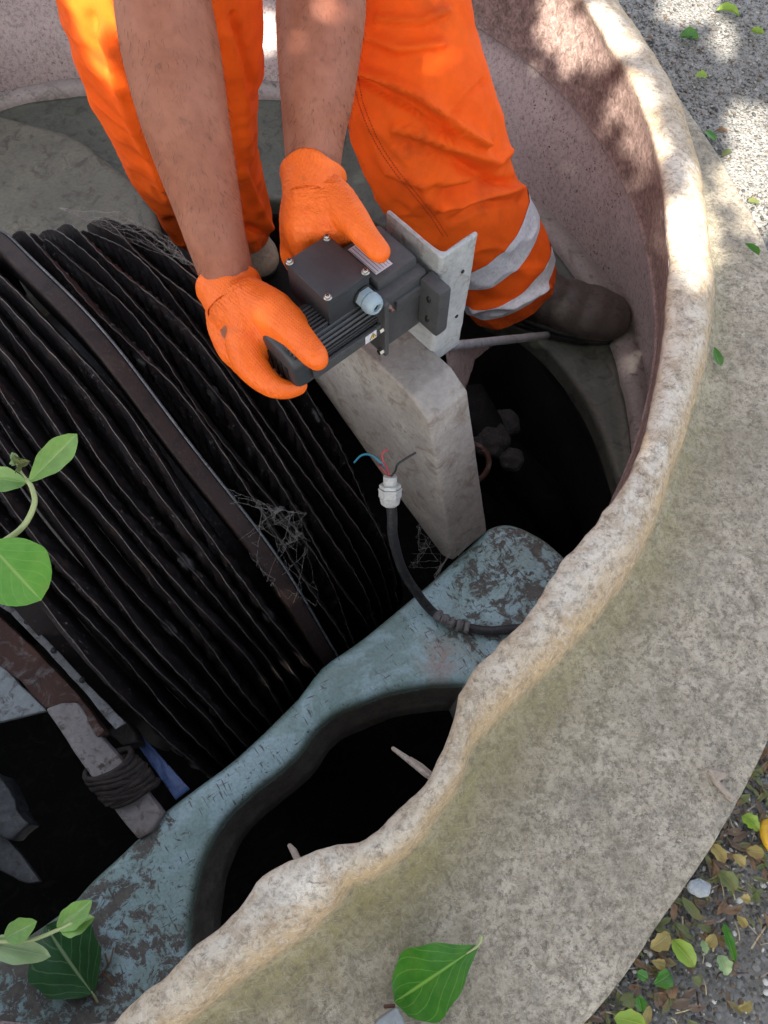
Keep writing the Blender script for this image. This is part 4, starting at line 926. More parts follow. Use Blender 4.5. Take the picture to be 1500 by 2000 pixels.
for hs, p0, p1, r, seed in ((handL, PD(446, 556, .923), PD(464, 610, .915), .0365, 1), (handR, PD(612, 340, .90), PD(611, 392, .898), .0362, 2)):
    bm = bmesh.new()
    hs2 = [[(q, rr) for q, rr in h] for h in hs]; hs2[0] = [(p0.lerp(p1, .45), r * .985), (p0.lerp(p1, .8), r), (p1, r * .97)]
    chains(bm, hs2, .965)
    g = organic('glove', bm, .0024, 5, M['glove'], person, fold_post(seed, p0, (p1 - p0).normalized()))
    o = obj('cuff', cuff(p0, p1, r, ''), M['glove'], g)
# --- trousers
folds = [([(704, 130), (820, 187), (894, 249), (939, 278)], 12, .012), ([(700, 150), (810, 212), (880, 262)], 11, -.008), ([(868, 232), (916, 181), (941, 160)], 7, -.007), ([(880, 215), (930, 165)], 12, .005),
         ([(775, 249), (850, 272), (967, 317), (990, 300)], 12, .009), ([(770, 275), (850, 300), (960, 345)], 10, -.007), ([(900, 332), (950, 352), (995, 362)], 9, -.008), ([(865, 397), (950, 380), (1018, 372)], 10, .009),
         ([(870, 375), (930, 362), (1000, 350)], 8, -.006), ([(743, 37), (820, 42), (870, 20)], 10, .007), ([(760, 330), (830, 350), (900, 345)], 12, .006), ([(700, 60), (780, 95), (860, 85)], 14, .006), ([(880, 430), (940, 400), (1010, 392)], 9, -.004),
         ([(930, 600), (1000, 590), (1070, 560)], 7, .006), ([(720, 230), (790, 300), (850, 400)], 16, .005),
         ([(440, 60), (470, 180), (480, 300)], 12, .007), ([(455, 30), (485, 160)], 9, -.006), ([(470, 330), (500, 400), (522, 450)], 9, .008), ([(200, 60), (245, 200), (330, 380)], 13, .006), ([(180, 30), (215, 130)], 10, -.005), ([(480, 440), (515, 455)], 8, -.007), ([(330, 430), (400, 440), (470, 420)], 9, -.005), ([(600, -40), (540, 20)], 14, .006)]
def seg_d(px, py, poly):
    best = 1e9
    for (x0, y0), (x1, y1) in zip(poly, poly[1:]):
        dx, dy = x1 - x0, y1 - y0; t = max(0, min(1, ((px - x0) * dx + (py - y0) * dy) / (dx * dx + dy * dy))); d = math.hypot(px - x0 - t * dx, py - y0 - t * dy)
        tt = (poly.index((x0, y0)) + t) / (len(poly) - 1); d = math.hypot(d, 0) ; e = d / (1) ; best = min(best, (e + 0 * tt))
    return best
def leg(rings, nu=170, nv=230, off=0, v0=0, v1=1, seed=0, close=True):
    q = cr_spline([(*PD(x, y, d), h * d / F) for x, y, d, h in rings], 30); tot = len(q) - 1; pts = []; rad = []
    for i in range(nv + 1):
        f = (v0 + (v1 - v0) * i / nv) * tot; k = min(int(f), tot - 1); c = q[k] * (1 - (f - k)) + q[k + 1] * (f - k); pts.append(Vector(c[:3])); rad.append(float(c[3]))
    q2 = [Vector(c[:3]) for c in q]
    bm = bmesh.new(); dl = bm.verts.layers.float.new('dirt'); R = []
    # frames follow the whole leg so a band sits on the same surface
    T, fr_ = frames(q2)
    for i in range(nv + 1):
        f = (v0 + (v1 - v0) * i / nv) * tot; k = min(int(f), tot - 1); x, y = fr_[k]; ring = []
        for j in range(nu):
            a = 2 * math.pi * j / nu; n = (x * math.cos(a) + y * math.sin(a)); p = pts[i] + n * rad[i] * (1 + .05 * math.cos(2 * a + 1))
            toC = (CAM - p).normalized().dot(n); px, py, _ = proj(p); g = 0
            if toC > -.1:
                for poly, wd, am in folds:
                    dd = seg_d(px, py, poly)
                    if dd < wd * 3: g += 2.1 * am * math.exp(-(dd / wd * 1.25) ** 2) * min(1, toC + .3)
            s_ = fbm(Vector((p.x, p.y, p.z * 1.6 + p.x)), 7, 3, seed); rg = 1 - abs(fbm(p, 11, 2, seed + 2)); g += .0065 * s_ + .006 * rg ** 3
            v = bm.verts.new(p + n * (g + off)); vv = v0 + (v1 - v0) * i / nv
            v[dl] = min(1, max(0, (vv - .86) * 5) + .12 + .5 * max(0, fbm(p, 8, 2, 9) - .25)); ring.append(v)
        R.append(ring)
    for A, B in zip(R, R[1:]):
        for j in range(nu): bm.faces.new((A[j], A[(j + 1) % nu], B[(j + 1) % nu], B[j]))
    if close:   # hem turned in
        c = pts[-1]; last = R[-1]; inr = [bm.verts.new(v.co.lerp(c, .10) + (pts[-2] - pts[-1]).normalized() * .02) for v in last]
        for j in range(nu): bm.faces.new((last[j], last[(j + 1) % nu], inr[(j + 1) % nu], inr[j]))
        bm.faces.new(R[0][::-1])
    return bm
rR = [(770, -130, 1.14, 128), (785, -60, 1.14, 122), (800, 20, 1.14, 116), (808, 110, 1.17, 128), (828, 230, 1.22, 138), (860, 315, 1.30, 128), (892, 385, 1.37, 112), (938, 448, 1.44, 96), (970, 500, 1.50, 92), (992, 545, 1.55, 90), (1004, 572, 1.58, 84)]
rL = [(300, -140, 1.0, 190), (305, -60, 1.02, 187), (318, 10, 1.07, 180), (332, 100, 1.15, 165), (350, 200, 1.26, 142), (375, 300, 1.40, 118), (412, 390, 1.52, 100), (438, 440, 1.58, 86), (448, 475, 1.61, 72)]
def joinbm(dst, src):
    m = bpy.data.meshes.new('t'); src.to_mesh(m); src.free(); dst.from_mesh(m); bpy.data.meshes.remove(m)
bm = bmesh.new(); bm.verts.layers.float.new('dirt'); joinbm(bm, leg(rR, seed=1)); joinbm(bm, leg(rL, seed=4))
for h_, k_, rr in ((hipL, PD(300, -120, 1.0), .135), (hipR, PD(772, -120, 1.14), .10)):
    cap(bm, [(h_, .14), (h_.lerp(k_, .4), .13), (h_.lerp(k_, .75), .12), (k_, rr)], 40, 8)
cap(bm, [(hip + Vector((-.07, .02, .02)), .155), (hip + Vector((.07, .02, .02)), .155)], 40, 0); cap(bm, [(hip, .16), (hip.lerp(neck, .25), .155)], 40, 0)
tr = obj('trousers', bm, M['fabric'], person)
tr_bvh = BVHTree.FromPolygons([v.co + wloc(person) for v in tr.data.vertices], [p.vertices[:] for p in tr.data.polygons])
def hit(px, py, bvh):
    d = ray(px, py).normalized(); r = bvh.ray_cast(CAM, d); return r[0], r[1]
M['seam'] = NT('dark_orange_thread').fin((.45, .07, .01), .8)
def on_surface(poly, bvh, n=6, off=.0006):
    o = []
    for q in cr_spline(poly, n):
        h, nn = hit(q[0], q[1], bvh)
        if h is None: continue
        if nn.dot(CAM - h) < 0: nn = -nn
        o.append(h + nn * off)
    return o
for dx in (0, 9):
    pts = on_surface([(690 + dx, 150), (702 + dx, 205), (726 + dx, 265), (760 + dx, 322), (800 + dx, 372), (835 + dx, 415), (866 + dx, 462)], tr_bvh, 24)
    bm = bmesh.new()
    for i in range(0, len(pts) - 1, 2):
        a, b_ = pts[i], pts[i + 1]
        if (a - b_).length < .03: tube(bm, [a, (a + b_) / 2 + (CAM - a).normalized() * .0004, b_], .0009, 5)
    obj('stitching', bm, M['seam'], person)
for v0, v1 in ((.695, .765), (.845, .905)):
    b = leg(rR, nv=22, off=.0022, v0=v0, v1=v1, seed=1, close=False); o = obj('reflective_band', b, M['reflective'], person)
# shirt off the upper edge of the view
bm = bmesh.new(); cap(bm, [(hip.lerp(neck, .12), .165), (hip.lerp(neck, .45), .16), (hip.lerp(neck, .75), .165), (hip.lerp(neck, .93), .13)], 24, 4)
for s_, e_ in ((shL, elL), (shR, elR)): cap(bm, [(s_.lerp(neck, .4), .09), (s_, .078), (s_.lerp(e_, .3), .07), (s_.lerp(e_, .5), .068)], 20, 3)
organic('shirt', bm, .008, 4, M['fabric'], person)
bm = bmesh.new()
for c_, r in ((hd + Vector((0, .03, .028)), .090), (hd + Vector((0, .0, .035)), .084)): cap(bm, [(c_, r), (c_ + Vector((0, .004, 0)), r)], 20, 0)
organic('hair', bm, .006, 3, M['hair'], person)
# --- boots
def boot(heel, toe, ank, w, mat_u, zs, label_):
    d = (toe - heel); d.z = 0; L = d.length; d.normalize(); s = Vector((-d.y, d.x, 0)); Mx = lambda x, y, z: heel + d * x + s * y + Vector((0, 0, z)); Z = zs
    bm = bmesh.new(); k = L / .30
    def el(x, z, r, sy=1, sz=1):
        t = bmesh.new(); bmesh.ops.create_icosphere(t, subdivisions=3, radius=1)
        for v in t.verts: v.co = Vector((heel.x, heel.y, 0)) + d * (x + v.co.x * r) + s * v.co.y * r * sy + Vector((0, 0, Z + max(z + v.co.z * r * sz, .012)))
        joinbm(bm, t)
    for x, z, r, sy, sz in ((.045, .05, .042, .9, 1), (.09, .058, .046, .9, 1.05), (.14, .055, .050, .95, .95), (.19, .046, .054, .98, .80), (.235, .042, .056, .98, .72), (.262, .040, .050, 1.02, .68)): el(x * k, z, r * w / .055, sy, sz)
    sh_ = (ank - Mx(.06 * k, 0, .07))
    cap(bm, [(Vector((Mx(.06 * k, 0, 0).x, Mx(.06 * k, 0, 0).y, Z + .06)), .045), (Vector(ank), .050)], 20, 0)
    up = organic('boot', bm, .004, 16, mat_u, person); up['label'] = label_
    bm = bmesh.new(); out_ = []
    for i in range(48):
        a = 2 * math.pi * i / 48; x = .155 * k + .156 * k * math.cos(a); hw = (.050 + .010 * math.cos(a)) * w / .055; hw *= (1 - .10 * math.exp(-((x / k - .11) / .04) ** 2)); out_.append((x, hw * (abs(math.sin(a)) ** .8) * (1 if math.sin(a) > 0 else -1)))
    rings = []
    for z, g in ((.001, -.004), (.004, 0), (.016, .001), (.018, -.001), (.020, .001), (.028, 0), (.031, -.004), (.031, -.012)):
        rings.append([bm.verts.new(Vector((heel.x, heel.y, Z + z)) + d * (x + (g if x > .15 * k else -g)) + s * (y + (g if y > 0 else -g))) for x, y in out_])
    for A, B in zip(rings, rings[1:]):
        for i in range(48): bm.faces.new((A[i], A[(i + 1) % 48], B[(i + 1) % 48], B[i]))
    bm.faces.new(rings[0][::-1]); bm.faces.new(rings[-1]); obj('sole', bm, M['sole'], up)
boot(P(925, 588, -.35), P(1204, 650, -.35), ankR + Vector((0, 0, .02)), .066, M['boot'], -.347, 'dark brown work boot with its toe against the tank wall')
boot(P(455, 452, -.35), P(520, 545, -.35), ankL + Vector((0, 0, .0)), .050, M['sock'], -.347, 'pale beige boot half hidden behind the forearm')
bm = bmesh.new(); box(bm, AN, (.44, .86, -.46), (.66, 1.42, -.352)); bmesh.ops.recalc_face_normals(bm, faces=bm.faces); bev(bm, .01); obj('step', subdiv_rough(bm, .03, .003, 20), M['pit'], tank)
M['eye'] = NT('eye_white').fin((.7, .68, .65), .2); M['lip'] = NT('lips').fin((.28, .09, .07), .5)
bvb2 = BVHTree.FromPolygons([v.co + wloc(person) for v in body.data.vertices], [p.vertices[:] for p in body.data.polygons])
def face_pt(dx, dz):
    o_ = hd + Vector((dx, -.3, dz)); h = bvb2.ray_cast(o_, Vector((0, 1, 0))); return h[0] if h[0] else hd + Vector((dx, -.09, dz))
for s in (-1, 1):
    c = face_pt(s * .030, -.032); bm = bmesh.new(); bmesh.ops.create_uvsphere(bm, u_segments=16, v_segments=10, radius=.0115)
    for v in bm.verts: v.co += c + Vector((0, .005, 0))
    e = obj('eye', bm, M['eye'], person); bm = bmesh.new(); tube(bm, [c + Vector((0, -.0062, -.001)), c + Vector((0, -.0072, -.001))], .005, 14); obj('iris', bm, M['black'], e)
    bm = bmesh.new(); tube(bm, [face_pt(s * q, -.010 - abs(q - .03) * .3) + Vector((0, -.001, 0)) for q in (.015, .025, .035, .045)], .0035, 6, round_caps=True); obj('eyebrow', bm, M['hair'], person)
bm = bmesh.new(); tube(bm, [face_pt(q, -.098 - abs(q) * .05) for q in (-.024, -.012, 0, .012, .024)], [.003, .005, .0055, .005, .003], 8, round_caps=True); obj('mouth', bm, M['lip'], person)
# ================================================================== LEAVES AND PLANTS
def leaf_bm(base, tip, width, up=Vector((0, 0, 1)), fold=.12, curl=.1, wide=.45, nu=8, nv=16, wav=.0, seed=0, notch=0):
    bm = bmesh.new(); uvl = bm.loops.layers.uv.new('UVMap'); ax = tip - base; L = ax.length; ax.normalize(); sd_ = ax.cross(up).normalized(); nn = sd_.cross(ax).normalized(); rnd = random.Random(seed); g = []
    pw = math.log(.5) / math.log(wide)
    for j in range(nv + 1):
        v = j / nv; w = max(math.sin(math.pi * (v ** pw)), 0) ** .62 * width / 2
        if notch and .3 < v < .75: w *= 1 - notch * math.sin((v - .3) / .45 * math.pi * 3) ** 2
        row = []
        for i in range(nu + 1):
            u = i / nu * 2 - 1; x = u * w * (1 + wav * math.sin(v * 19 + seed)); h = abs(u) * w * fold * 2 + curl * L * (math.sin(v * math.pi) * .5 - v * v * .5) + wav * L * .12 * math.sin(v * 11 + u * 2 + seed) * abs(u)
            row.append(bm.verts.new(base + ax * L * v + sd_ * x + nn * h))
        g.append(row)
    for j in range(nv):
        for i in range(nu):
            try: f = bm.faces.new((g[j][i], g[j][i + 1], g[j + 1][i + 1], g[j + 1][i]))
            except ValueError: continue
            for lp, (a, c) in zip(f.loops, ((i, j), (i + 1, j), (i + 1, j + 1), (i, j + 1))): lp[uvl].uv = (a / nu, c / nv)
    return bm
# big leaf on the flange
def ztopf(p): return p
lf = thing('fallen_leaf', 'large glossy green leaf with a stalk lying on the pale flange', 'leaf', P(850, 1905, .04))
obj('blade', leaf_bm(P(936, 1846, .036), P(770, 1958, .036), .070, fold=.08, curl=.04, wide=.66, wav=.05, seed=1), M['leaf_mid'], lf, recalc=False)
bm = bmesh.new(); tube(bm, [P(940, 1830, .040), P(938, 1840, .038), P(930, 1850, .0375), P(912, 1862, .038)], [.0018, .0015, .0014, .0008], 8, round_caps=True); obj('stalk', bm, M['stem'], lf)
gf = thing('plastic_fragment', 'grey blue pointed piece at the bottom edge beside the large green leaf', 'fragment', P(765, 1990, .035))
bm = bmesh.new(); top = [P(774, 1968, .048), P(738, 1992, .047), P(720, 2030, .045), P(800, 2030, .045), P(788, 1992, .048)]; prism(bm, top, [p - Vector((0, 0, .012)) for p in top]); bmesh.ops.recalc_face_normals(bm, faces=bm.faces); bev(bm, .002)
obj('piece', bm, M['grey_paint'], gf)
bm = bmesh.new(); tube(bm, [P(752, 1966, .04), P(769, 1964, .042)], .0018, 7, round_caps=True); obj('red_bud', bm, M['rust'], gf)
# dark leaf lying on the deck
dl_ = thing('fallen_leaf', 'dark green leaf lying on the peeling lower left corner of the deck', 'leaf', P(130, 1885, ZD))
obj('blade', leaf_bm(P(182, 1942, ZD + .018), P(88, 1808, ZD + .03), .098, fold=.10, curl=.05, wide=.55, wav=.05, seed=2), M['leaf_dark'], dl_, recalc=False)
bm = bmesh.new(); tube(bm, [P(190, 1956, ZD + .012), P(180, 1938, ZD + .018)], .0016, 8, round_caps=True); obj('stalk', bm, M['stem'], dl_)
bm = bmesh.new()
for s_ in (((175, 1935), (200, 1900), (215, 1880), (222, 1850)), ((200, 1902), (214, 1912), (222, 1925)), ((212, 1886), (205, 1862))):
    tube(bm, [P(x, y, ZD + .006) for x, y in s_], .0012, 5)
tag(obj('dry_twig', bm, M['leaf_brown'], None, loc=P(200, 1900, ZD)), 'brown dry twig beside the dark leaf on the deck', 'twig')
# creeping shoots entering from the left, rooted outside the tank
def shoot(name, label, stem_px, root, leaves, r=.0028):
    t = thing(name, label, 'plant', root); pts = [root] + [root.lerp(PD(*stem_px[0]), .5) + Vector((0, 0, .12))] + [PD(*q) for q in stem_px]; pts = [Vector(q) for q in cr_spline([tuple(p) for p in pts], 8)]
    bm = bmesh.new(); tube(bm, pts, [r * (1.4 - .6 * i / len(pts)) for i in range(len(pts))], 9, round_caps=True); obj('stem', bm, M['stem'], t)
    for k, (b0, t0, w, mt, up, fo, cu, wi, lab, wv) in enumerate(leaves):
        o = obj('leaf', leaf_bm(PD(*b0), PD(*t0), w, up=up, fold=fo, curl=cu, wide=wi, wav=wv, seed=k), M[mt], t, recalc=False)
        o['label'] = lab
    return t
V = (CAM - PD(50, 1000, .72)).normalized()
shoot('seedling_shoot', 'pale curving shoot with a long leaf and a round leaf over the dark discs', [(-160, 1150, .74), (-60, 1095, .73), (0, 1062, .72), (45, 1028, .715), (67, 985, .71), (63, 955, .708), (54, 938, .705)], Vector((-1.15, -.05, 0)),
      [((56, 942, .705), (152, 846, .69), .026, 'leaf_young', V, .25, -.05, .60, 'long upright leaf at the top of the shoot', .04), ((52, 943, .705), (-40, 930, .70), .024, 'leaf_young', V, .3, .1, .5, 'narrow leaf reaching out of the left edge', .04),
       ((36, 908, .702), (55, 902, .695), .014, 'leaf_olive', V, .6, .3, .5, 'crumpled olive bud leaf', .3), ((33, 905, .702), (24, 884, .69), .011, 'leaf_pale', V, .5, .1, .5, 'tiny pale bud leaf', .2),
       ((-22, 1060, .70), (80, 1172, .695), .066, 'leaf_round', V, .05, .04, .52, 'bright round leaf', .02)])
bm = bmesh.new(); pl = bpy.data.objects['seedling_shoot']; tube(bm, [PD(53, 938, .705), PD(40, 922, .703), PD(34, 905, .70)], .0015, 7, round_caps=True); obj('bud_stalk', bm, M['stem'], pl)
V = (CAM - PD(80, 1830, .8)).normalized()
shoot('leafy_sprig', 'light green sprig with paired leaves crossing above the dark leaf', [(-150, 1850, .80), (-60, 1843, .79), (0, 1840, .785), (60, 1836, .78), (115, 1815, .775), (140, 1802, .77)], Vector((-.95, -.42, 0)),
      [((112, 1816, .775), (182, 1756, .765), .024, 'leaf_young', V, .35, -.05, .55, 'upper tip leaf of the sprig', .05), ((118, 1816, .775), (184, 1792, .77), .022, 'leaf_young', V, .3, .05, .5, 'right tip leaf of the sprig', .05),
       ((10, 1832, .785), (76, 1798, .775), .024, 'leaf_young', V, .3, -.1, .5, 'upward leaf by the left edge', .05), ((-30, 1843, .79), (98, 1868, .78), .026, 'leaf_pale', V, .3, .05, .5, 'downy pale leaf along the lower side', .04)], r=.0022)
# loose leaves on the concrete
lv = [(1345, 75, 34, 25, 'leaf_mid', 20, 'green leaf highest but one on the concrete right of the rim'), (1422, 25, 44, 18, 'leaf_lime', 10, 'bright lime leaf near the top edge on the concrete'), (1478, 64, 26, 14, 'leaf_lime', 50, 'small lime leaf at the right edge near the top'),
      (1370, 150, 24, 16, 'leaf_lime', -5, 'pale green leaf alone on the concrete left of the sun patch'), (1388, 265, 28, 14, 'leaf_mid', 60, 'green leaf at the flange edge under a brown flake'), (1408, 258, 26, 10, 'leaf_brown', 5, 'dry brown leaf flake beside the flange edge'),
      (1420, 301, 20, 12, 'leaf_olive', -20, 'small olive leaf touching the flange edge'), (1472, 395, 22, 14, 'leaf_olive', 10, 'small dull leaf at the right edge below the sun patch'),
      (1468, 488, 34, 14, 'leaf_mid', 55, 'curled green leaf on the upper flange'), (1401, 697, 44, 15, 'leaf_mid', 88, 'slim green leaf upright on the flange beside the rim'),
      (1268, 75, 12, 8, 'leaf_brown', 30, 'tiny brown leaf against the outside of the rim'),
      (1290, 1838, 46, 24, 'leaf_yellow', -30, 'yellowish curled leaf at the lower flange edge'), (1335, 1862, 54, 30, 'leaf_lime', 50, 'torn bright lime leaf among the litter'), (1294, 1912, 38, 26, 'leaf_mid', -25, 'smooth oval green leaf in the litter'),
      (1286, 1882, 28, 16, 'leaf_yellow', 20, 'small orange yellow leaf above the oval green leaf'), (1227, 1955, 26, 22, 'leaf_olive', 70, 'round olive leaf low in the litter'), (1250, 1960, 26, 18, 'leaf_mid', 80, 'dull green leaf next to the round olive leaf'),
      (1412, 1885, 34, 22, 'leaf_pale', 70, 'pale green leaf with a stalk on the gravelly ground'), (1424, 1840, 62, 14, 'leaf_mid', 80, 'long narrow green leaf on the gravelly ground'), (1420, 1720, 40, 26, 'leaf_olive', 50, 'olive leaf under a lighter one near the flange corner'),
      (1400, 1665, 40, 20, 'leaf_yellow', 55, 'yellow green leaf curling beside the flange'), (1443, 1680, 28, 16, 'leaf_yellow', 40, 'small yellow leaf right of the curling leaf'), (1474, 1664, 30, 20, 'leaf_yellow', 10, 'broken yellow leaf below the yellow fruit'),
      (1466, 1608, 34, 22, 'leaf_lime', 45, 'lime leaf left of the yellow fruit'), (1448, 1800, 22, 14, 'leaf_yellow', 60, 'small orange leaf alone on the gravelly ground'), (1456, 1965, 30, 14, 'leaf_yellow', -15, 'curled orange leaf at the bottom right'),
      (1350, 1775, 46, 16, 'leaf_olive', 55, 'bent olive strip leaf at the flange edge'), (1388, 1836, 26, 18, 'leaf_yellow', -40, 'orange brown leaf right of the torn lime leaf'), (1255, 1905, 24, 16, 'leaf_mid', 30, 'green leaf partly under the yellowish leaf'),
      (1310, 1935, 24, 20, 'leaf_brown', 85, 'brown leaf below the oval green leaf'), (1230, 1995, 56, 34, 'leaf_lime', 10, 'large blurred lime leaf at the bottom edge'), (1263, 1985, 36, 14, 'leaf_yellow', -60, 'thin yellow leaf pointing up at the bottom edge'),
      (1360, 1915, 20, 14, 'leaf_olive', 30, 'small pale olive leaf on grey grit'), (1375, 1850, 22, 12, 'leaf_pale', 80, 'greyish leaf beside the torn lime leaf'), (1456, 1755, 18, 14, 'leaf_yellow', 10, 'square yellow leaf scrap on the gravelly ground')]
for k, (x, y, L, W, mt, ang, lab) in enumerate(lv):
    onfl = 1240 < x < 1500 and 420 < y < 1400; c = P(x, y, .034 if onfl else .012); px_m = c.xyz; d_ = proj(c)[2] / F; a = math.radians(-ang); dv = Vector((math.cos(a), math.sin(a), 0)) * L * d_ * .55
    sp = random.Random(k); dv.z += sp.uniform(-.002, .003); o = obj('fallen_leaf', leaf_bm(c - dv, c + dv, W * d_ * 1.25, fold=sp.uniform(.1, .5), curl=sp.uniform(-.15, .25), wide=sp.uniform(.42, .6), nu=6, nv=10, wav=sp.uniform(.05, .25), seed=k), M[mt], None, loc=c, recalc=False)
    tag(o, lab, 'leaf', 'loose leaves lying on the ground and rim')
# yellow fruit at the right edge
c = P(1504, 1630, .014); bm = bmesh.new(); bmesh.ops.create_icosphere(bm, subdivisions=4, radius=1)
for v in bm.verts: v.co = Vector((v.co.x * .011, v.co.y * .019 * (1 - .12 * v.co.y), v.co.z * .010)) + c
M['fruit'] = grime('yellow_fruit_skin', (.70, .40, .03), (.78, .47, .04), (.45, .25, .02), 30, (.1, .05, .02), .4, 90, .35, .2)
fr_ = obj('yellow_fruit', bm, M['fruit'], None, loc=c); tag(fr_, 'yellow oval fruit on the ground at the right edge', 'fruit')
# stone chip and dead twig on the flange corner
c = P(1366, 1733, .014); bm = bmesh.new(); bmesh.ops.create_icosphere(bm, subdivisions=3, radius=.010)
for v in bm.verts: v.co = Vector((v.co.x * 1.3, v.co.y * .9, v.co.z * .6)) + c
roughen(bm, .003, 120, 3); M['chip'] = grime('pale_blue_stone', (.34, .38, .41), (.42, .45, .47), (.2, .21, .22), 60, (.05, .05, .05), .5, 200, .8, .6)
tag(obj('stone', bm, M['chip'], None, loc=c), 'pale bluish stone in the litter beside the flange', 'stone')
tw = thing('flake_of_bark', 'brown splintered bark flake hanging over the right flange edge', 'bark', P(1410, 1520, .03))
bm = bmesh.new(); q = [P(1380, 1498, .036), P(1424, 1508, .038), P(1416, 1522, .035), P(1404, 1524, .034), P(1436, 1556, .026), P(1430, 1566, .024), P(1402, 1536, .030)]; prism(bm, q, [p - Vector((0, 0, .006)) for p in q]); obj('flake', subdiv_rough(bm, .006, .0015, 90), M['wood'], tw)
# ------------------------------------------------------------------ litter, grit and pebbles: uncountable
def litter(name, label, cat, n, region, mats, kind):
    bm = bmesh.new(); rnd = random.Random(n)
    for _ in range(n):
        c = region(rnd)
        if c is None: continue
        kind(bm, c, rnd, len(mats))
    o = obj(name, bm, [M[m] if isinstance(m, str) else m for m in mats], None, loc=P(1350, 1800, 0), recalc=False); tag(o, label, cat, None, 'stuff'); return o
def k_leaf(bm, c, rnd, nm):
    a = rnd.uniform(0, 6.28); L = rnd.uniform(.005, .013); W = L * rnd.uniform(.4, .8); d = Vector((math.cos(a), math.sin(a), rnd.uniform(-.25, .25))); s = d.cross(Vector((rnd.uniform(-.4, .4), rnd.uniform(-.4, .4), 1))).normalized(); up = s.cross(d)
    v = [bm.verts.new(c + d * L * x + s * W * y + up * L * z + Vector((0, 0, .004))) for x, y, z in ((-1, 0, 0), (-.3, .55, .2), (.5, .4, .15), (1, 0, -.1), (.5, -.4, .2), (-.3, -.55, .15), (0, 0, 0))]; m = rnd.randrange(nm)
    for i in range(6): f = bm.faces.new((v[6], v[i], v[(i + 1) % 6])); f.material_index = m
_g = (1 + 5 ** .5) / 2
ICO_V = [Vector(v).normalized() for v in ((-1, _g, 0), (1, _g, 0), (-1, -_g, 0), (1, -_g, 0), (0, -1, _g), (0, 1, _g), (0, -1, -_g), (0, 1, -_g), (_g, 0, -1), (_g, 0, 1), (-_g, 0, -1), (-_g, 0, 1))]
ICO_F = ((0, 11, 5), (0, 5, 1), (0, 1, 7), (0, 7, 10), (0, 10, 11), (1, 5, 9), (5, 11, 4), (11, 10, 2), (10, 7, 6), (7, 1, 8), (3, 9, 4), (3, 4, 2), (3, 2, 6), (3, 6, 8), (3, 8, 9), (4, 9, 5), (2, 4, 11), (6, 2, 10), (8, 6, 7), (9, 8, 1))
def k_stone(bm, c, rnd, nm):
    r = rnd.choice((.0007, .0010, .0014, .0019, .0026, .0034)) * rnd.uniform(.8, 1.3); m = rnd.randrange(nm); a = rnd.uniform(0, 3.14); sx, sy, sz = rnd.uniform(.8, 1.5), rnd.uniform(.7, 1.1), rnd.uniform(.35, .7); vs_ = []
    for q in ICO_V:
        k = rnd.uniform(.8, 1.15) * r; x, y, z = q.x * sx * k, q.y * sy * k, q.z * sz * k
        vs_.append(bm.verts.new((c.x + x * math.cos(a) - y * math.sin(a), c.y + x * math.sin(a) + y * math.cos(a), c.z + z + r * .15)))
    for t in ICO_F: bm.faces.new([vs_[i] for i in t]).material_index = m
def k_straw(bm, c, rnd, nm):
    a = rnd.uniform(0, 3.14); L = rnd.uniform(.006, .03); d = Vector((math.cos(a), math.sin(a), rnd.uniform(-.1, .15))); m = rnd.randrange(nm); n0 = len(bm.faces)
    r = rnd.uniform(.0004, .0011); p = c + Vector((0, 0, .003)); tube(bm, [p - d * L / 2, p + Vector((rnd.uniform(-1, 1), rnd.uniform(-1, 1), .5)) * .002, p + d * L / 2], r, 4); bm.faces.ensure_lookup_table()
    for f in bm.faces[n0:]: f.material_index = m
def near_edge(rnd, spread=.05):
    th = rnd.uniform(-80, -25); r = r_edge_s(th) + .003 + abs(rnd.gauss(0, spread)); return pol(th, r, .004)
def lower(rnd):
    th = rnd.uniform(-82, -22); return pol(th, r_edge_s(th) + .003 + rnd.random() ** 1.3 * .35, .003)
def upper(rnd):
    th = rnd.uniform(-12, 40); return pol(th, max(r_edge_s(th), r_out_s(th)) + .008 + rnd.random() ** 1.2 * .75, .003)
M['grit_l'] = NT('light_grit').fin((.26, .262, .25), .8); M['grit_w'] = NT('white_grit').fin((.55, .54, .50), .8); M['grit_g'] = NT('grey_grit').fin((.17, .172, .162), .8); M['grit_b'] = NT('brown_grit').fin((.13, .09, .06), .8); M['grit_d'] = NT('dark_grit').fin((.05, .05, .05), .8); M['straw'] = NT('straw').fin((.45, .38, .24), .7)
M['leaf_dull'] = m_leaf('dull_yellow_leaf', (.24, .20, .08), (.19, .15, .06), (.28, .24, .12), .7, .5)
litter('leaf_litter', 'small olive yellow and brown leaf litter along the flange edge', 'litter', 750, near_edge, ['leaf_olive', 'leaf_olive', 'leaf_brown', 'leaf_brown', 'grit_b', 'leaf_dull', 'leaf_olive', 'grit_b'], k_leaf)
litter('straw_bits', 'dry straw and stalk bits in the litter', 'litter', 420, lambda r: near_edge(r, .10), ['straw', 'wood', 'grit_b', 'rust', 'straw'], k_straw)
litter('grit', 'pale and dark grit strewn over the ground at the lower right', 'grit', 11000, lower, ['grit_w', 'grit_g', 'grit_g', 'grit_b', 'grit_d', 'grit_g'], k_stone)
litter('pebbles', 'exposed pebbles in the concrete at the upper right', 'pebbles', 11000, upper, ['grit_g', 'grit_g', 'grit_g', 'grit_b', 'grit_d', 'grit_g', 'grit_l'], k_stone)
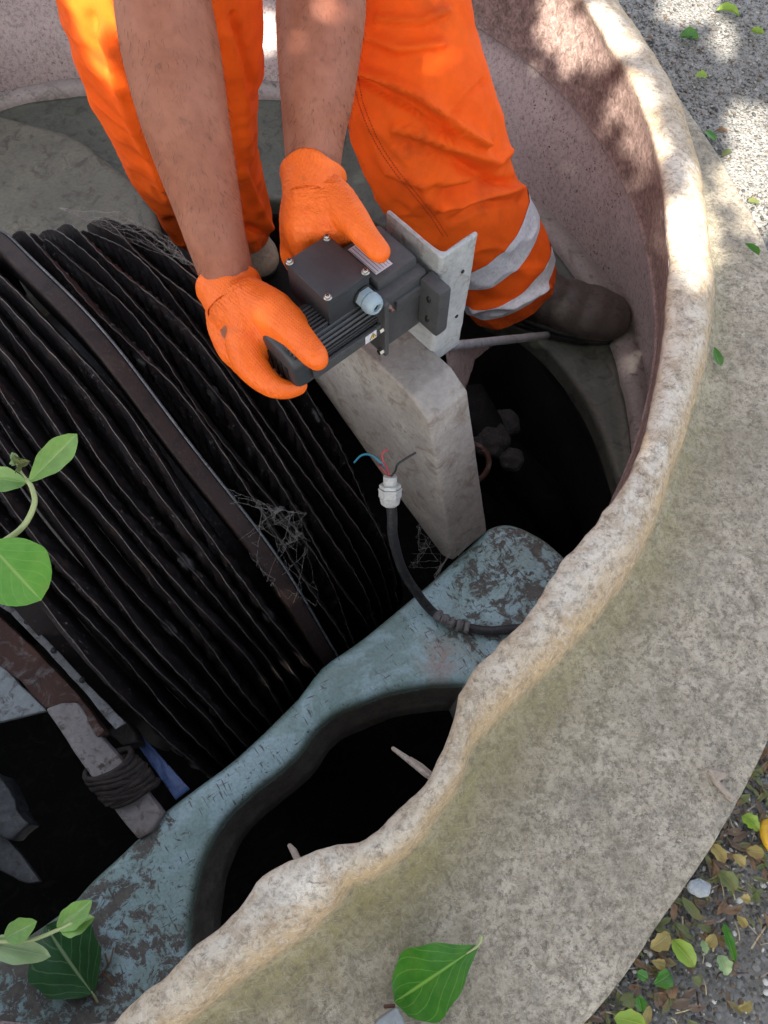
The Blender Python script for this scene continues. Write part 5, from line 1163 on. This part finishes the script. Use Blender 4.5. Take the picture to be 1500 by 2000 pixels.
# ================================================================== OVERHANGING TREE (throws the dappled light)
patches = [(1456, 232, 0, .018), (1470, 262, 0, .022), (1480, 295, 0, .022), (1500, 330, 0, .026), (1505, 370, 0, .025), (1350, 0, 0, .035), (1320, 15, 0, .02), (1408, 80, 0, .008), (1478, 425, .02, .014), (1440, 340, .02, .008),
           (1222, 195, .03, .018), (1255, 235, .03, .010), (1268, 275, .02, .008), (1165, 60, .03, .018), (1085, 30, .02, .024), (1120, 90, .0, .018), (1178, 105, .01, .012), 
           (1340, 415, .085, .016), (1352, 455, .085, .022), (1372, 492, .085, .018), (1352, 525, .085, .006), (1325, 445, .085, .010), (1228, 90, .085, .001),
           (165, 12, .36, .010), (190, 30, .35, .003), (219, 18, .36, .004), (195, 52, .34, .000), (210, 145, .27, .000), (515, 45, -.2, .014), (522, 80, -.25, .008)]
PT = [(P(x, y, z), r) for x, y, z, r in patches]
tree = thing('overhanging_tree', 'leafy tree leaning over the tank from the left and shading it', 'tree', (-3.4, -4.6, 0))
H0 = 2.4; c0 = Vector((0, .85, 0)) + SUNV * (H0 / SUNV.z)
rng = np.random.default_rng(5); N = 44000
u1, u2 = rng.uniform(-1, 1, N), rng.uniform(-1, 1, N); hh = H0 + rng.normal(0, .16, N)
ctr = np.stack([c0.x + u1 * 1.75 + (hh - H0) * SUNV.x / SUNV.z, c0.y + u2 * 1.85 + (hh - H0) * SUNV.y / SUNV.z, hh], 1)
keep = (u1 ** 2 + u2 ** 2) < 1.35 + .3 * np.sin(u1 * 9) * np.sin(u2 * 7)
sv = np.array(SUNV)
for p, r in PT:
    d = ctr - np.array(p); t = d @ sv; perp = np.linalg.norm(d - t[:, None] * sv, axis=1)
    keep &= perp > r * 1.05 + .034 + rng.uniform(-.006, .006, N)
ctr = ctr[keep]; n = len(ctr); ang = rng.uniform(0, 2 * np.pi, n); til = rng.uniform(-.5, .5, (n, 2)); L = rng.uniform(.032, .046, n); W = L * .6
dx = np.stack([np.cos(ang), np.sin(ang), til[:, 0]], 1); dy = np.stack([-np.sin(ang), np.cos(ang), til[:, 1]], 1)
V4 = np.stack([ctr - dx * L[:, None], ctr + dy * W[:, None], ctr + dx * L[:, None], ctr - dy * W[:, None]], 1).reshape(-1, 3)
me = bpy.data.meshes.new('crown'); me.from_pydata(V4.tolist(), [], np.arange(n * 4).reshape(-1, 4).tolist()); M['canopy'] = NT('tree_foliage').fin((.06, .12, .025), .5)
link('crown', me, M['canopy'], tree, smooth=False)['kind'] = 'stuff'
bm = bmesh.new(); tube(bm, [Vector((-3.4, -4.6, -.05)), Vector((-3.3, -4.5, .8)), Vector((-3.0, -4.2, 1.8)), Vector((-2.4, -3.3, 2.3)), Vector((-1.3, -2.0, 2.5))], [.16, .13, .11, .07, .03], 14); roughen(bm, .015, 8); obj('trunk', bm, M['bark'], tree)
for e in ((-1.6, -1.2, 2.55), (-2.6, -1.4, 2.5), (-.9, -3.2, 2.5)):
    bm = bmesh.new(); s0 = Vector((-2.5, -3.4, 2.2)); tube(bm, [s0, s0.lerp(Vector(e), .5) + Vector((0, 0, .1)), Vector(e)], [.05, .03, .012], 8); obj('limb', bm, M['bark'], tree)
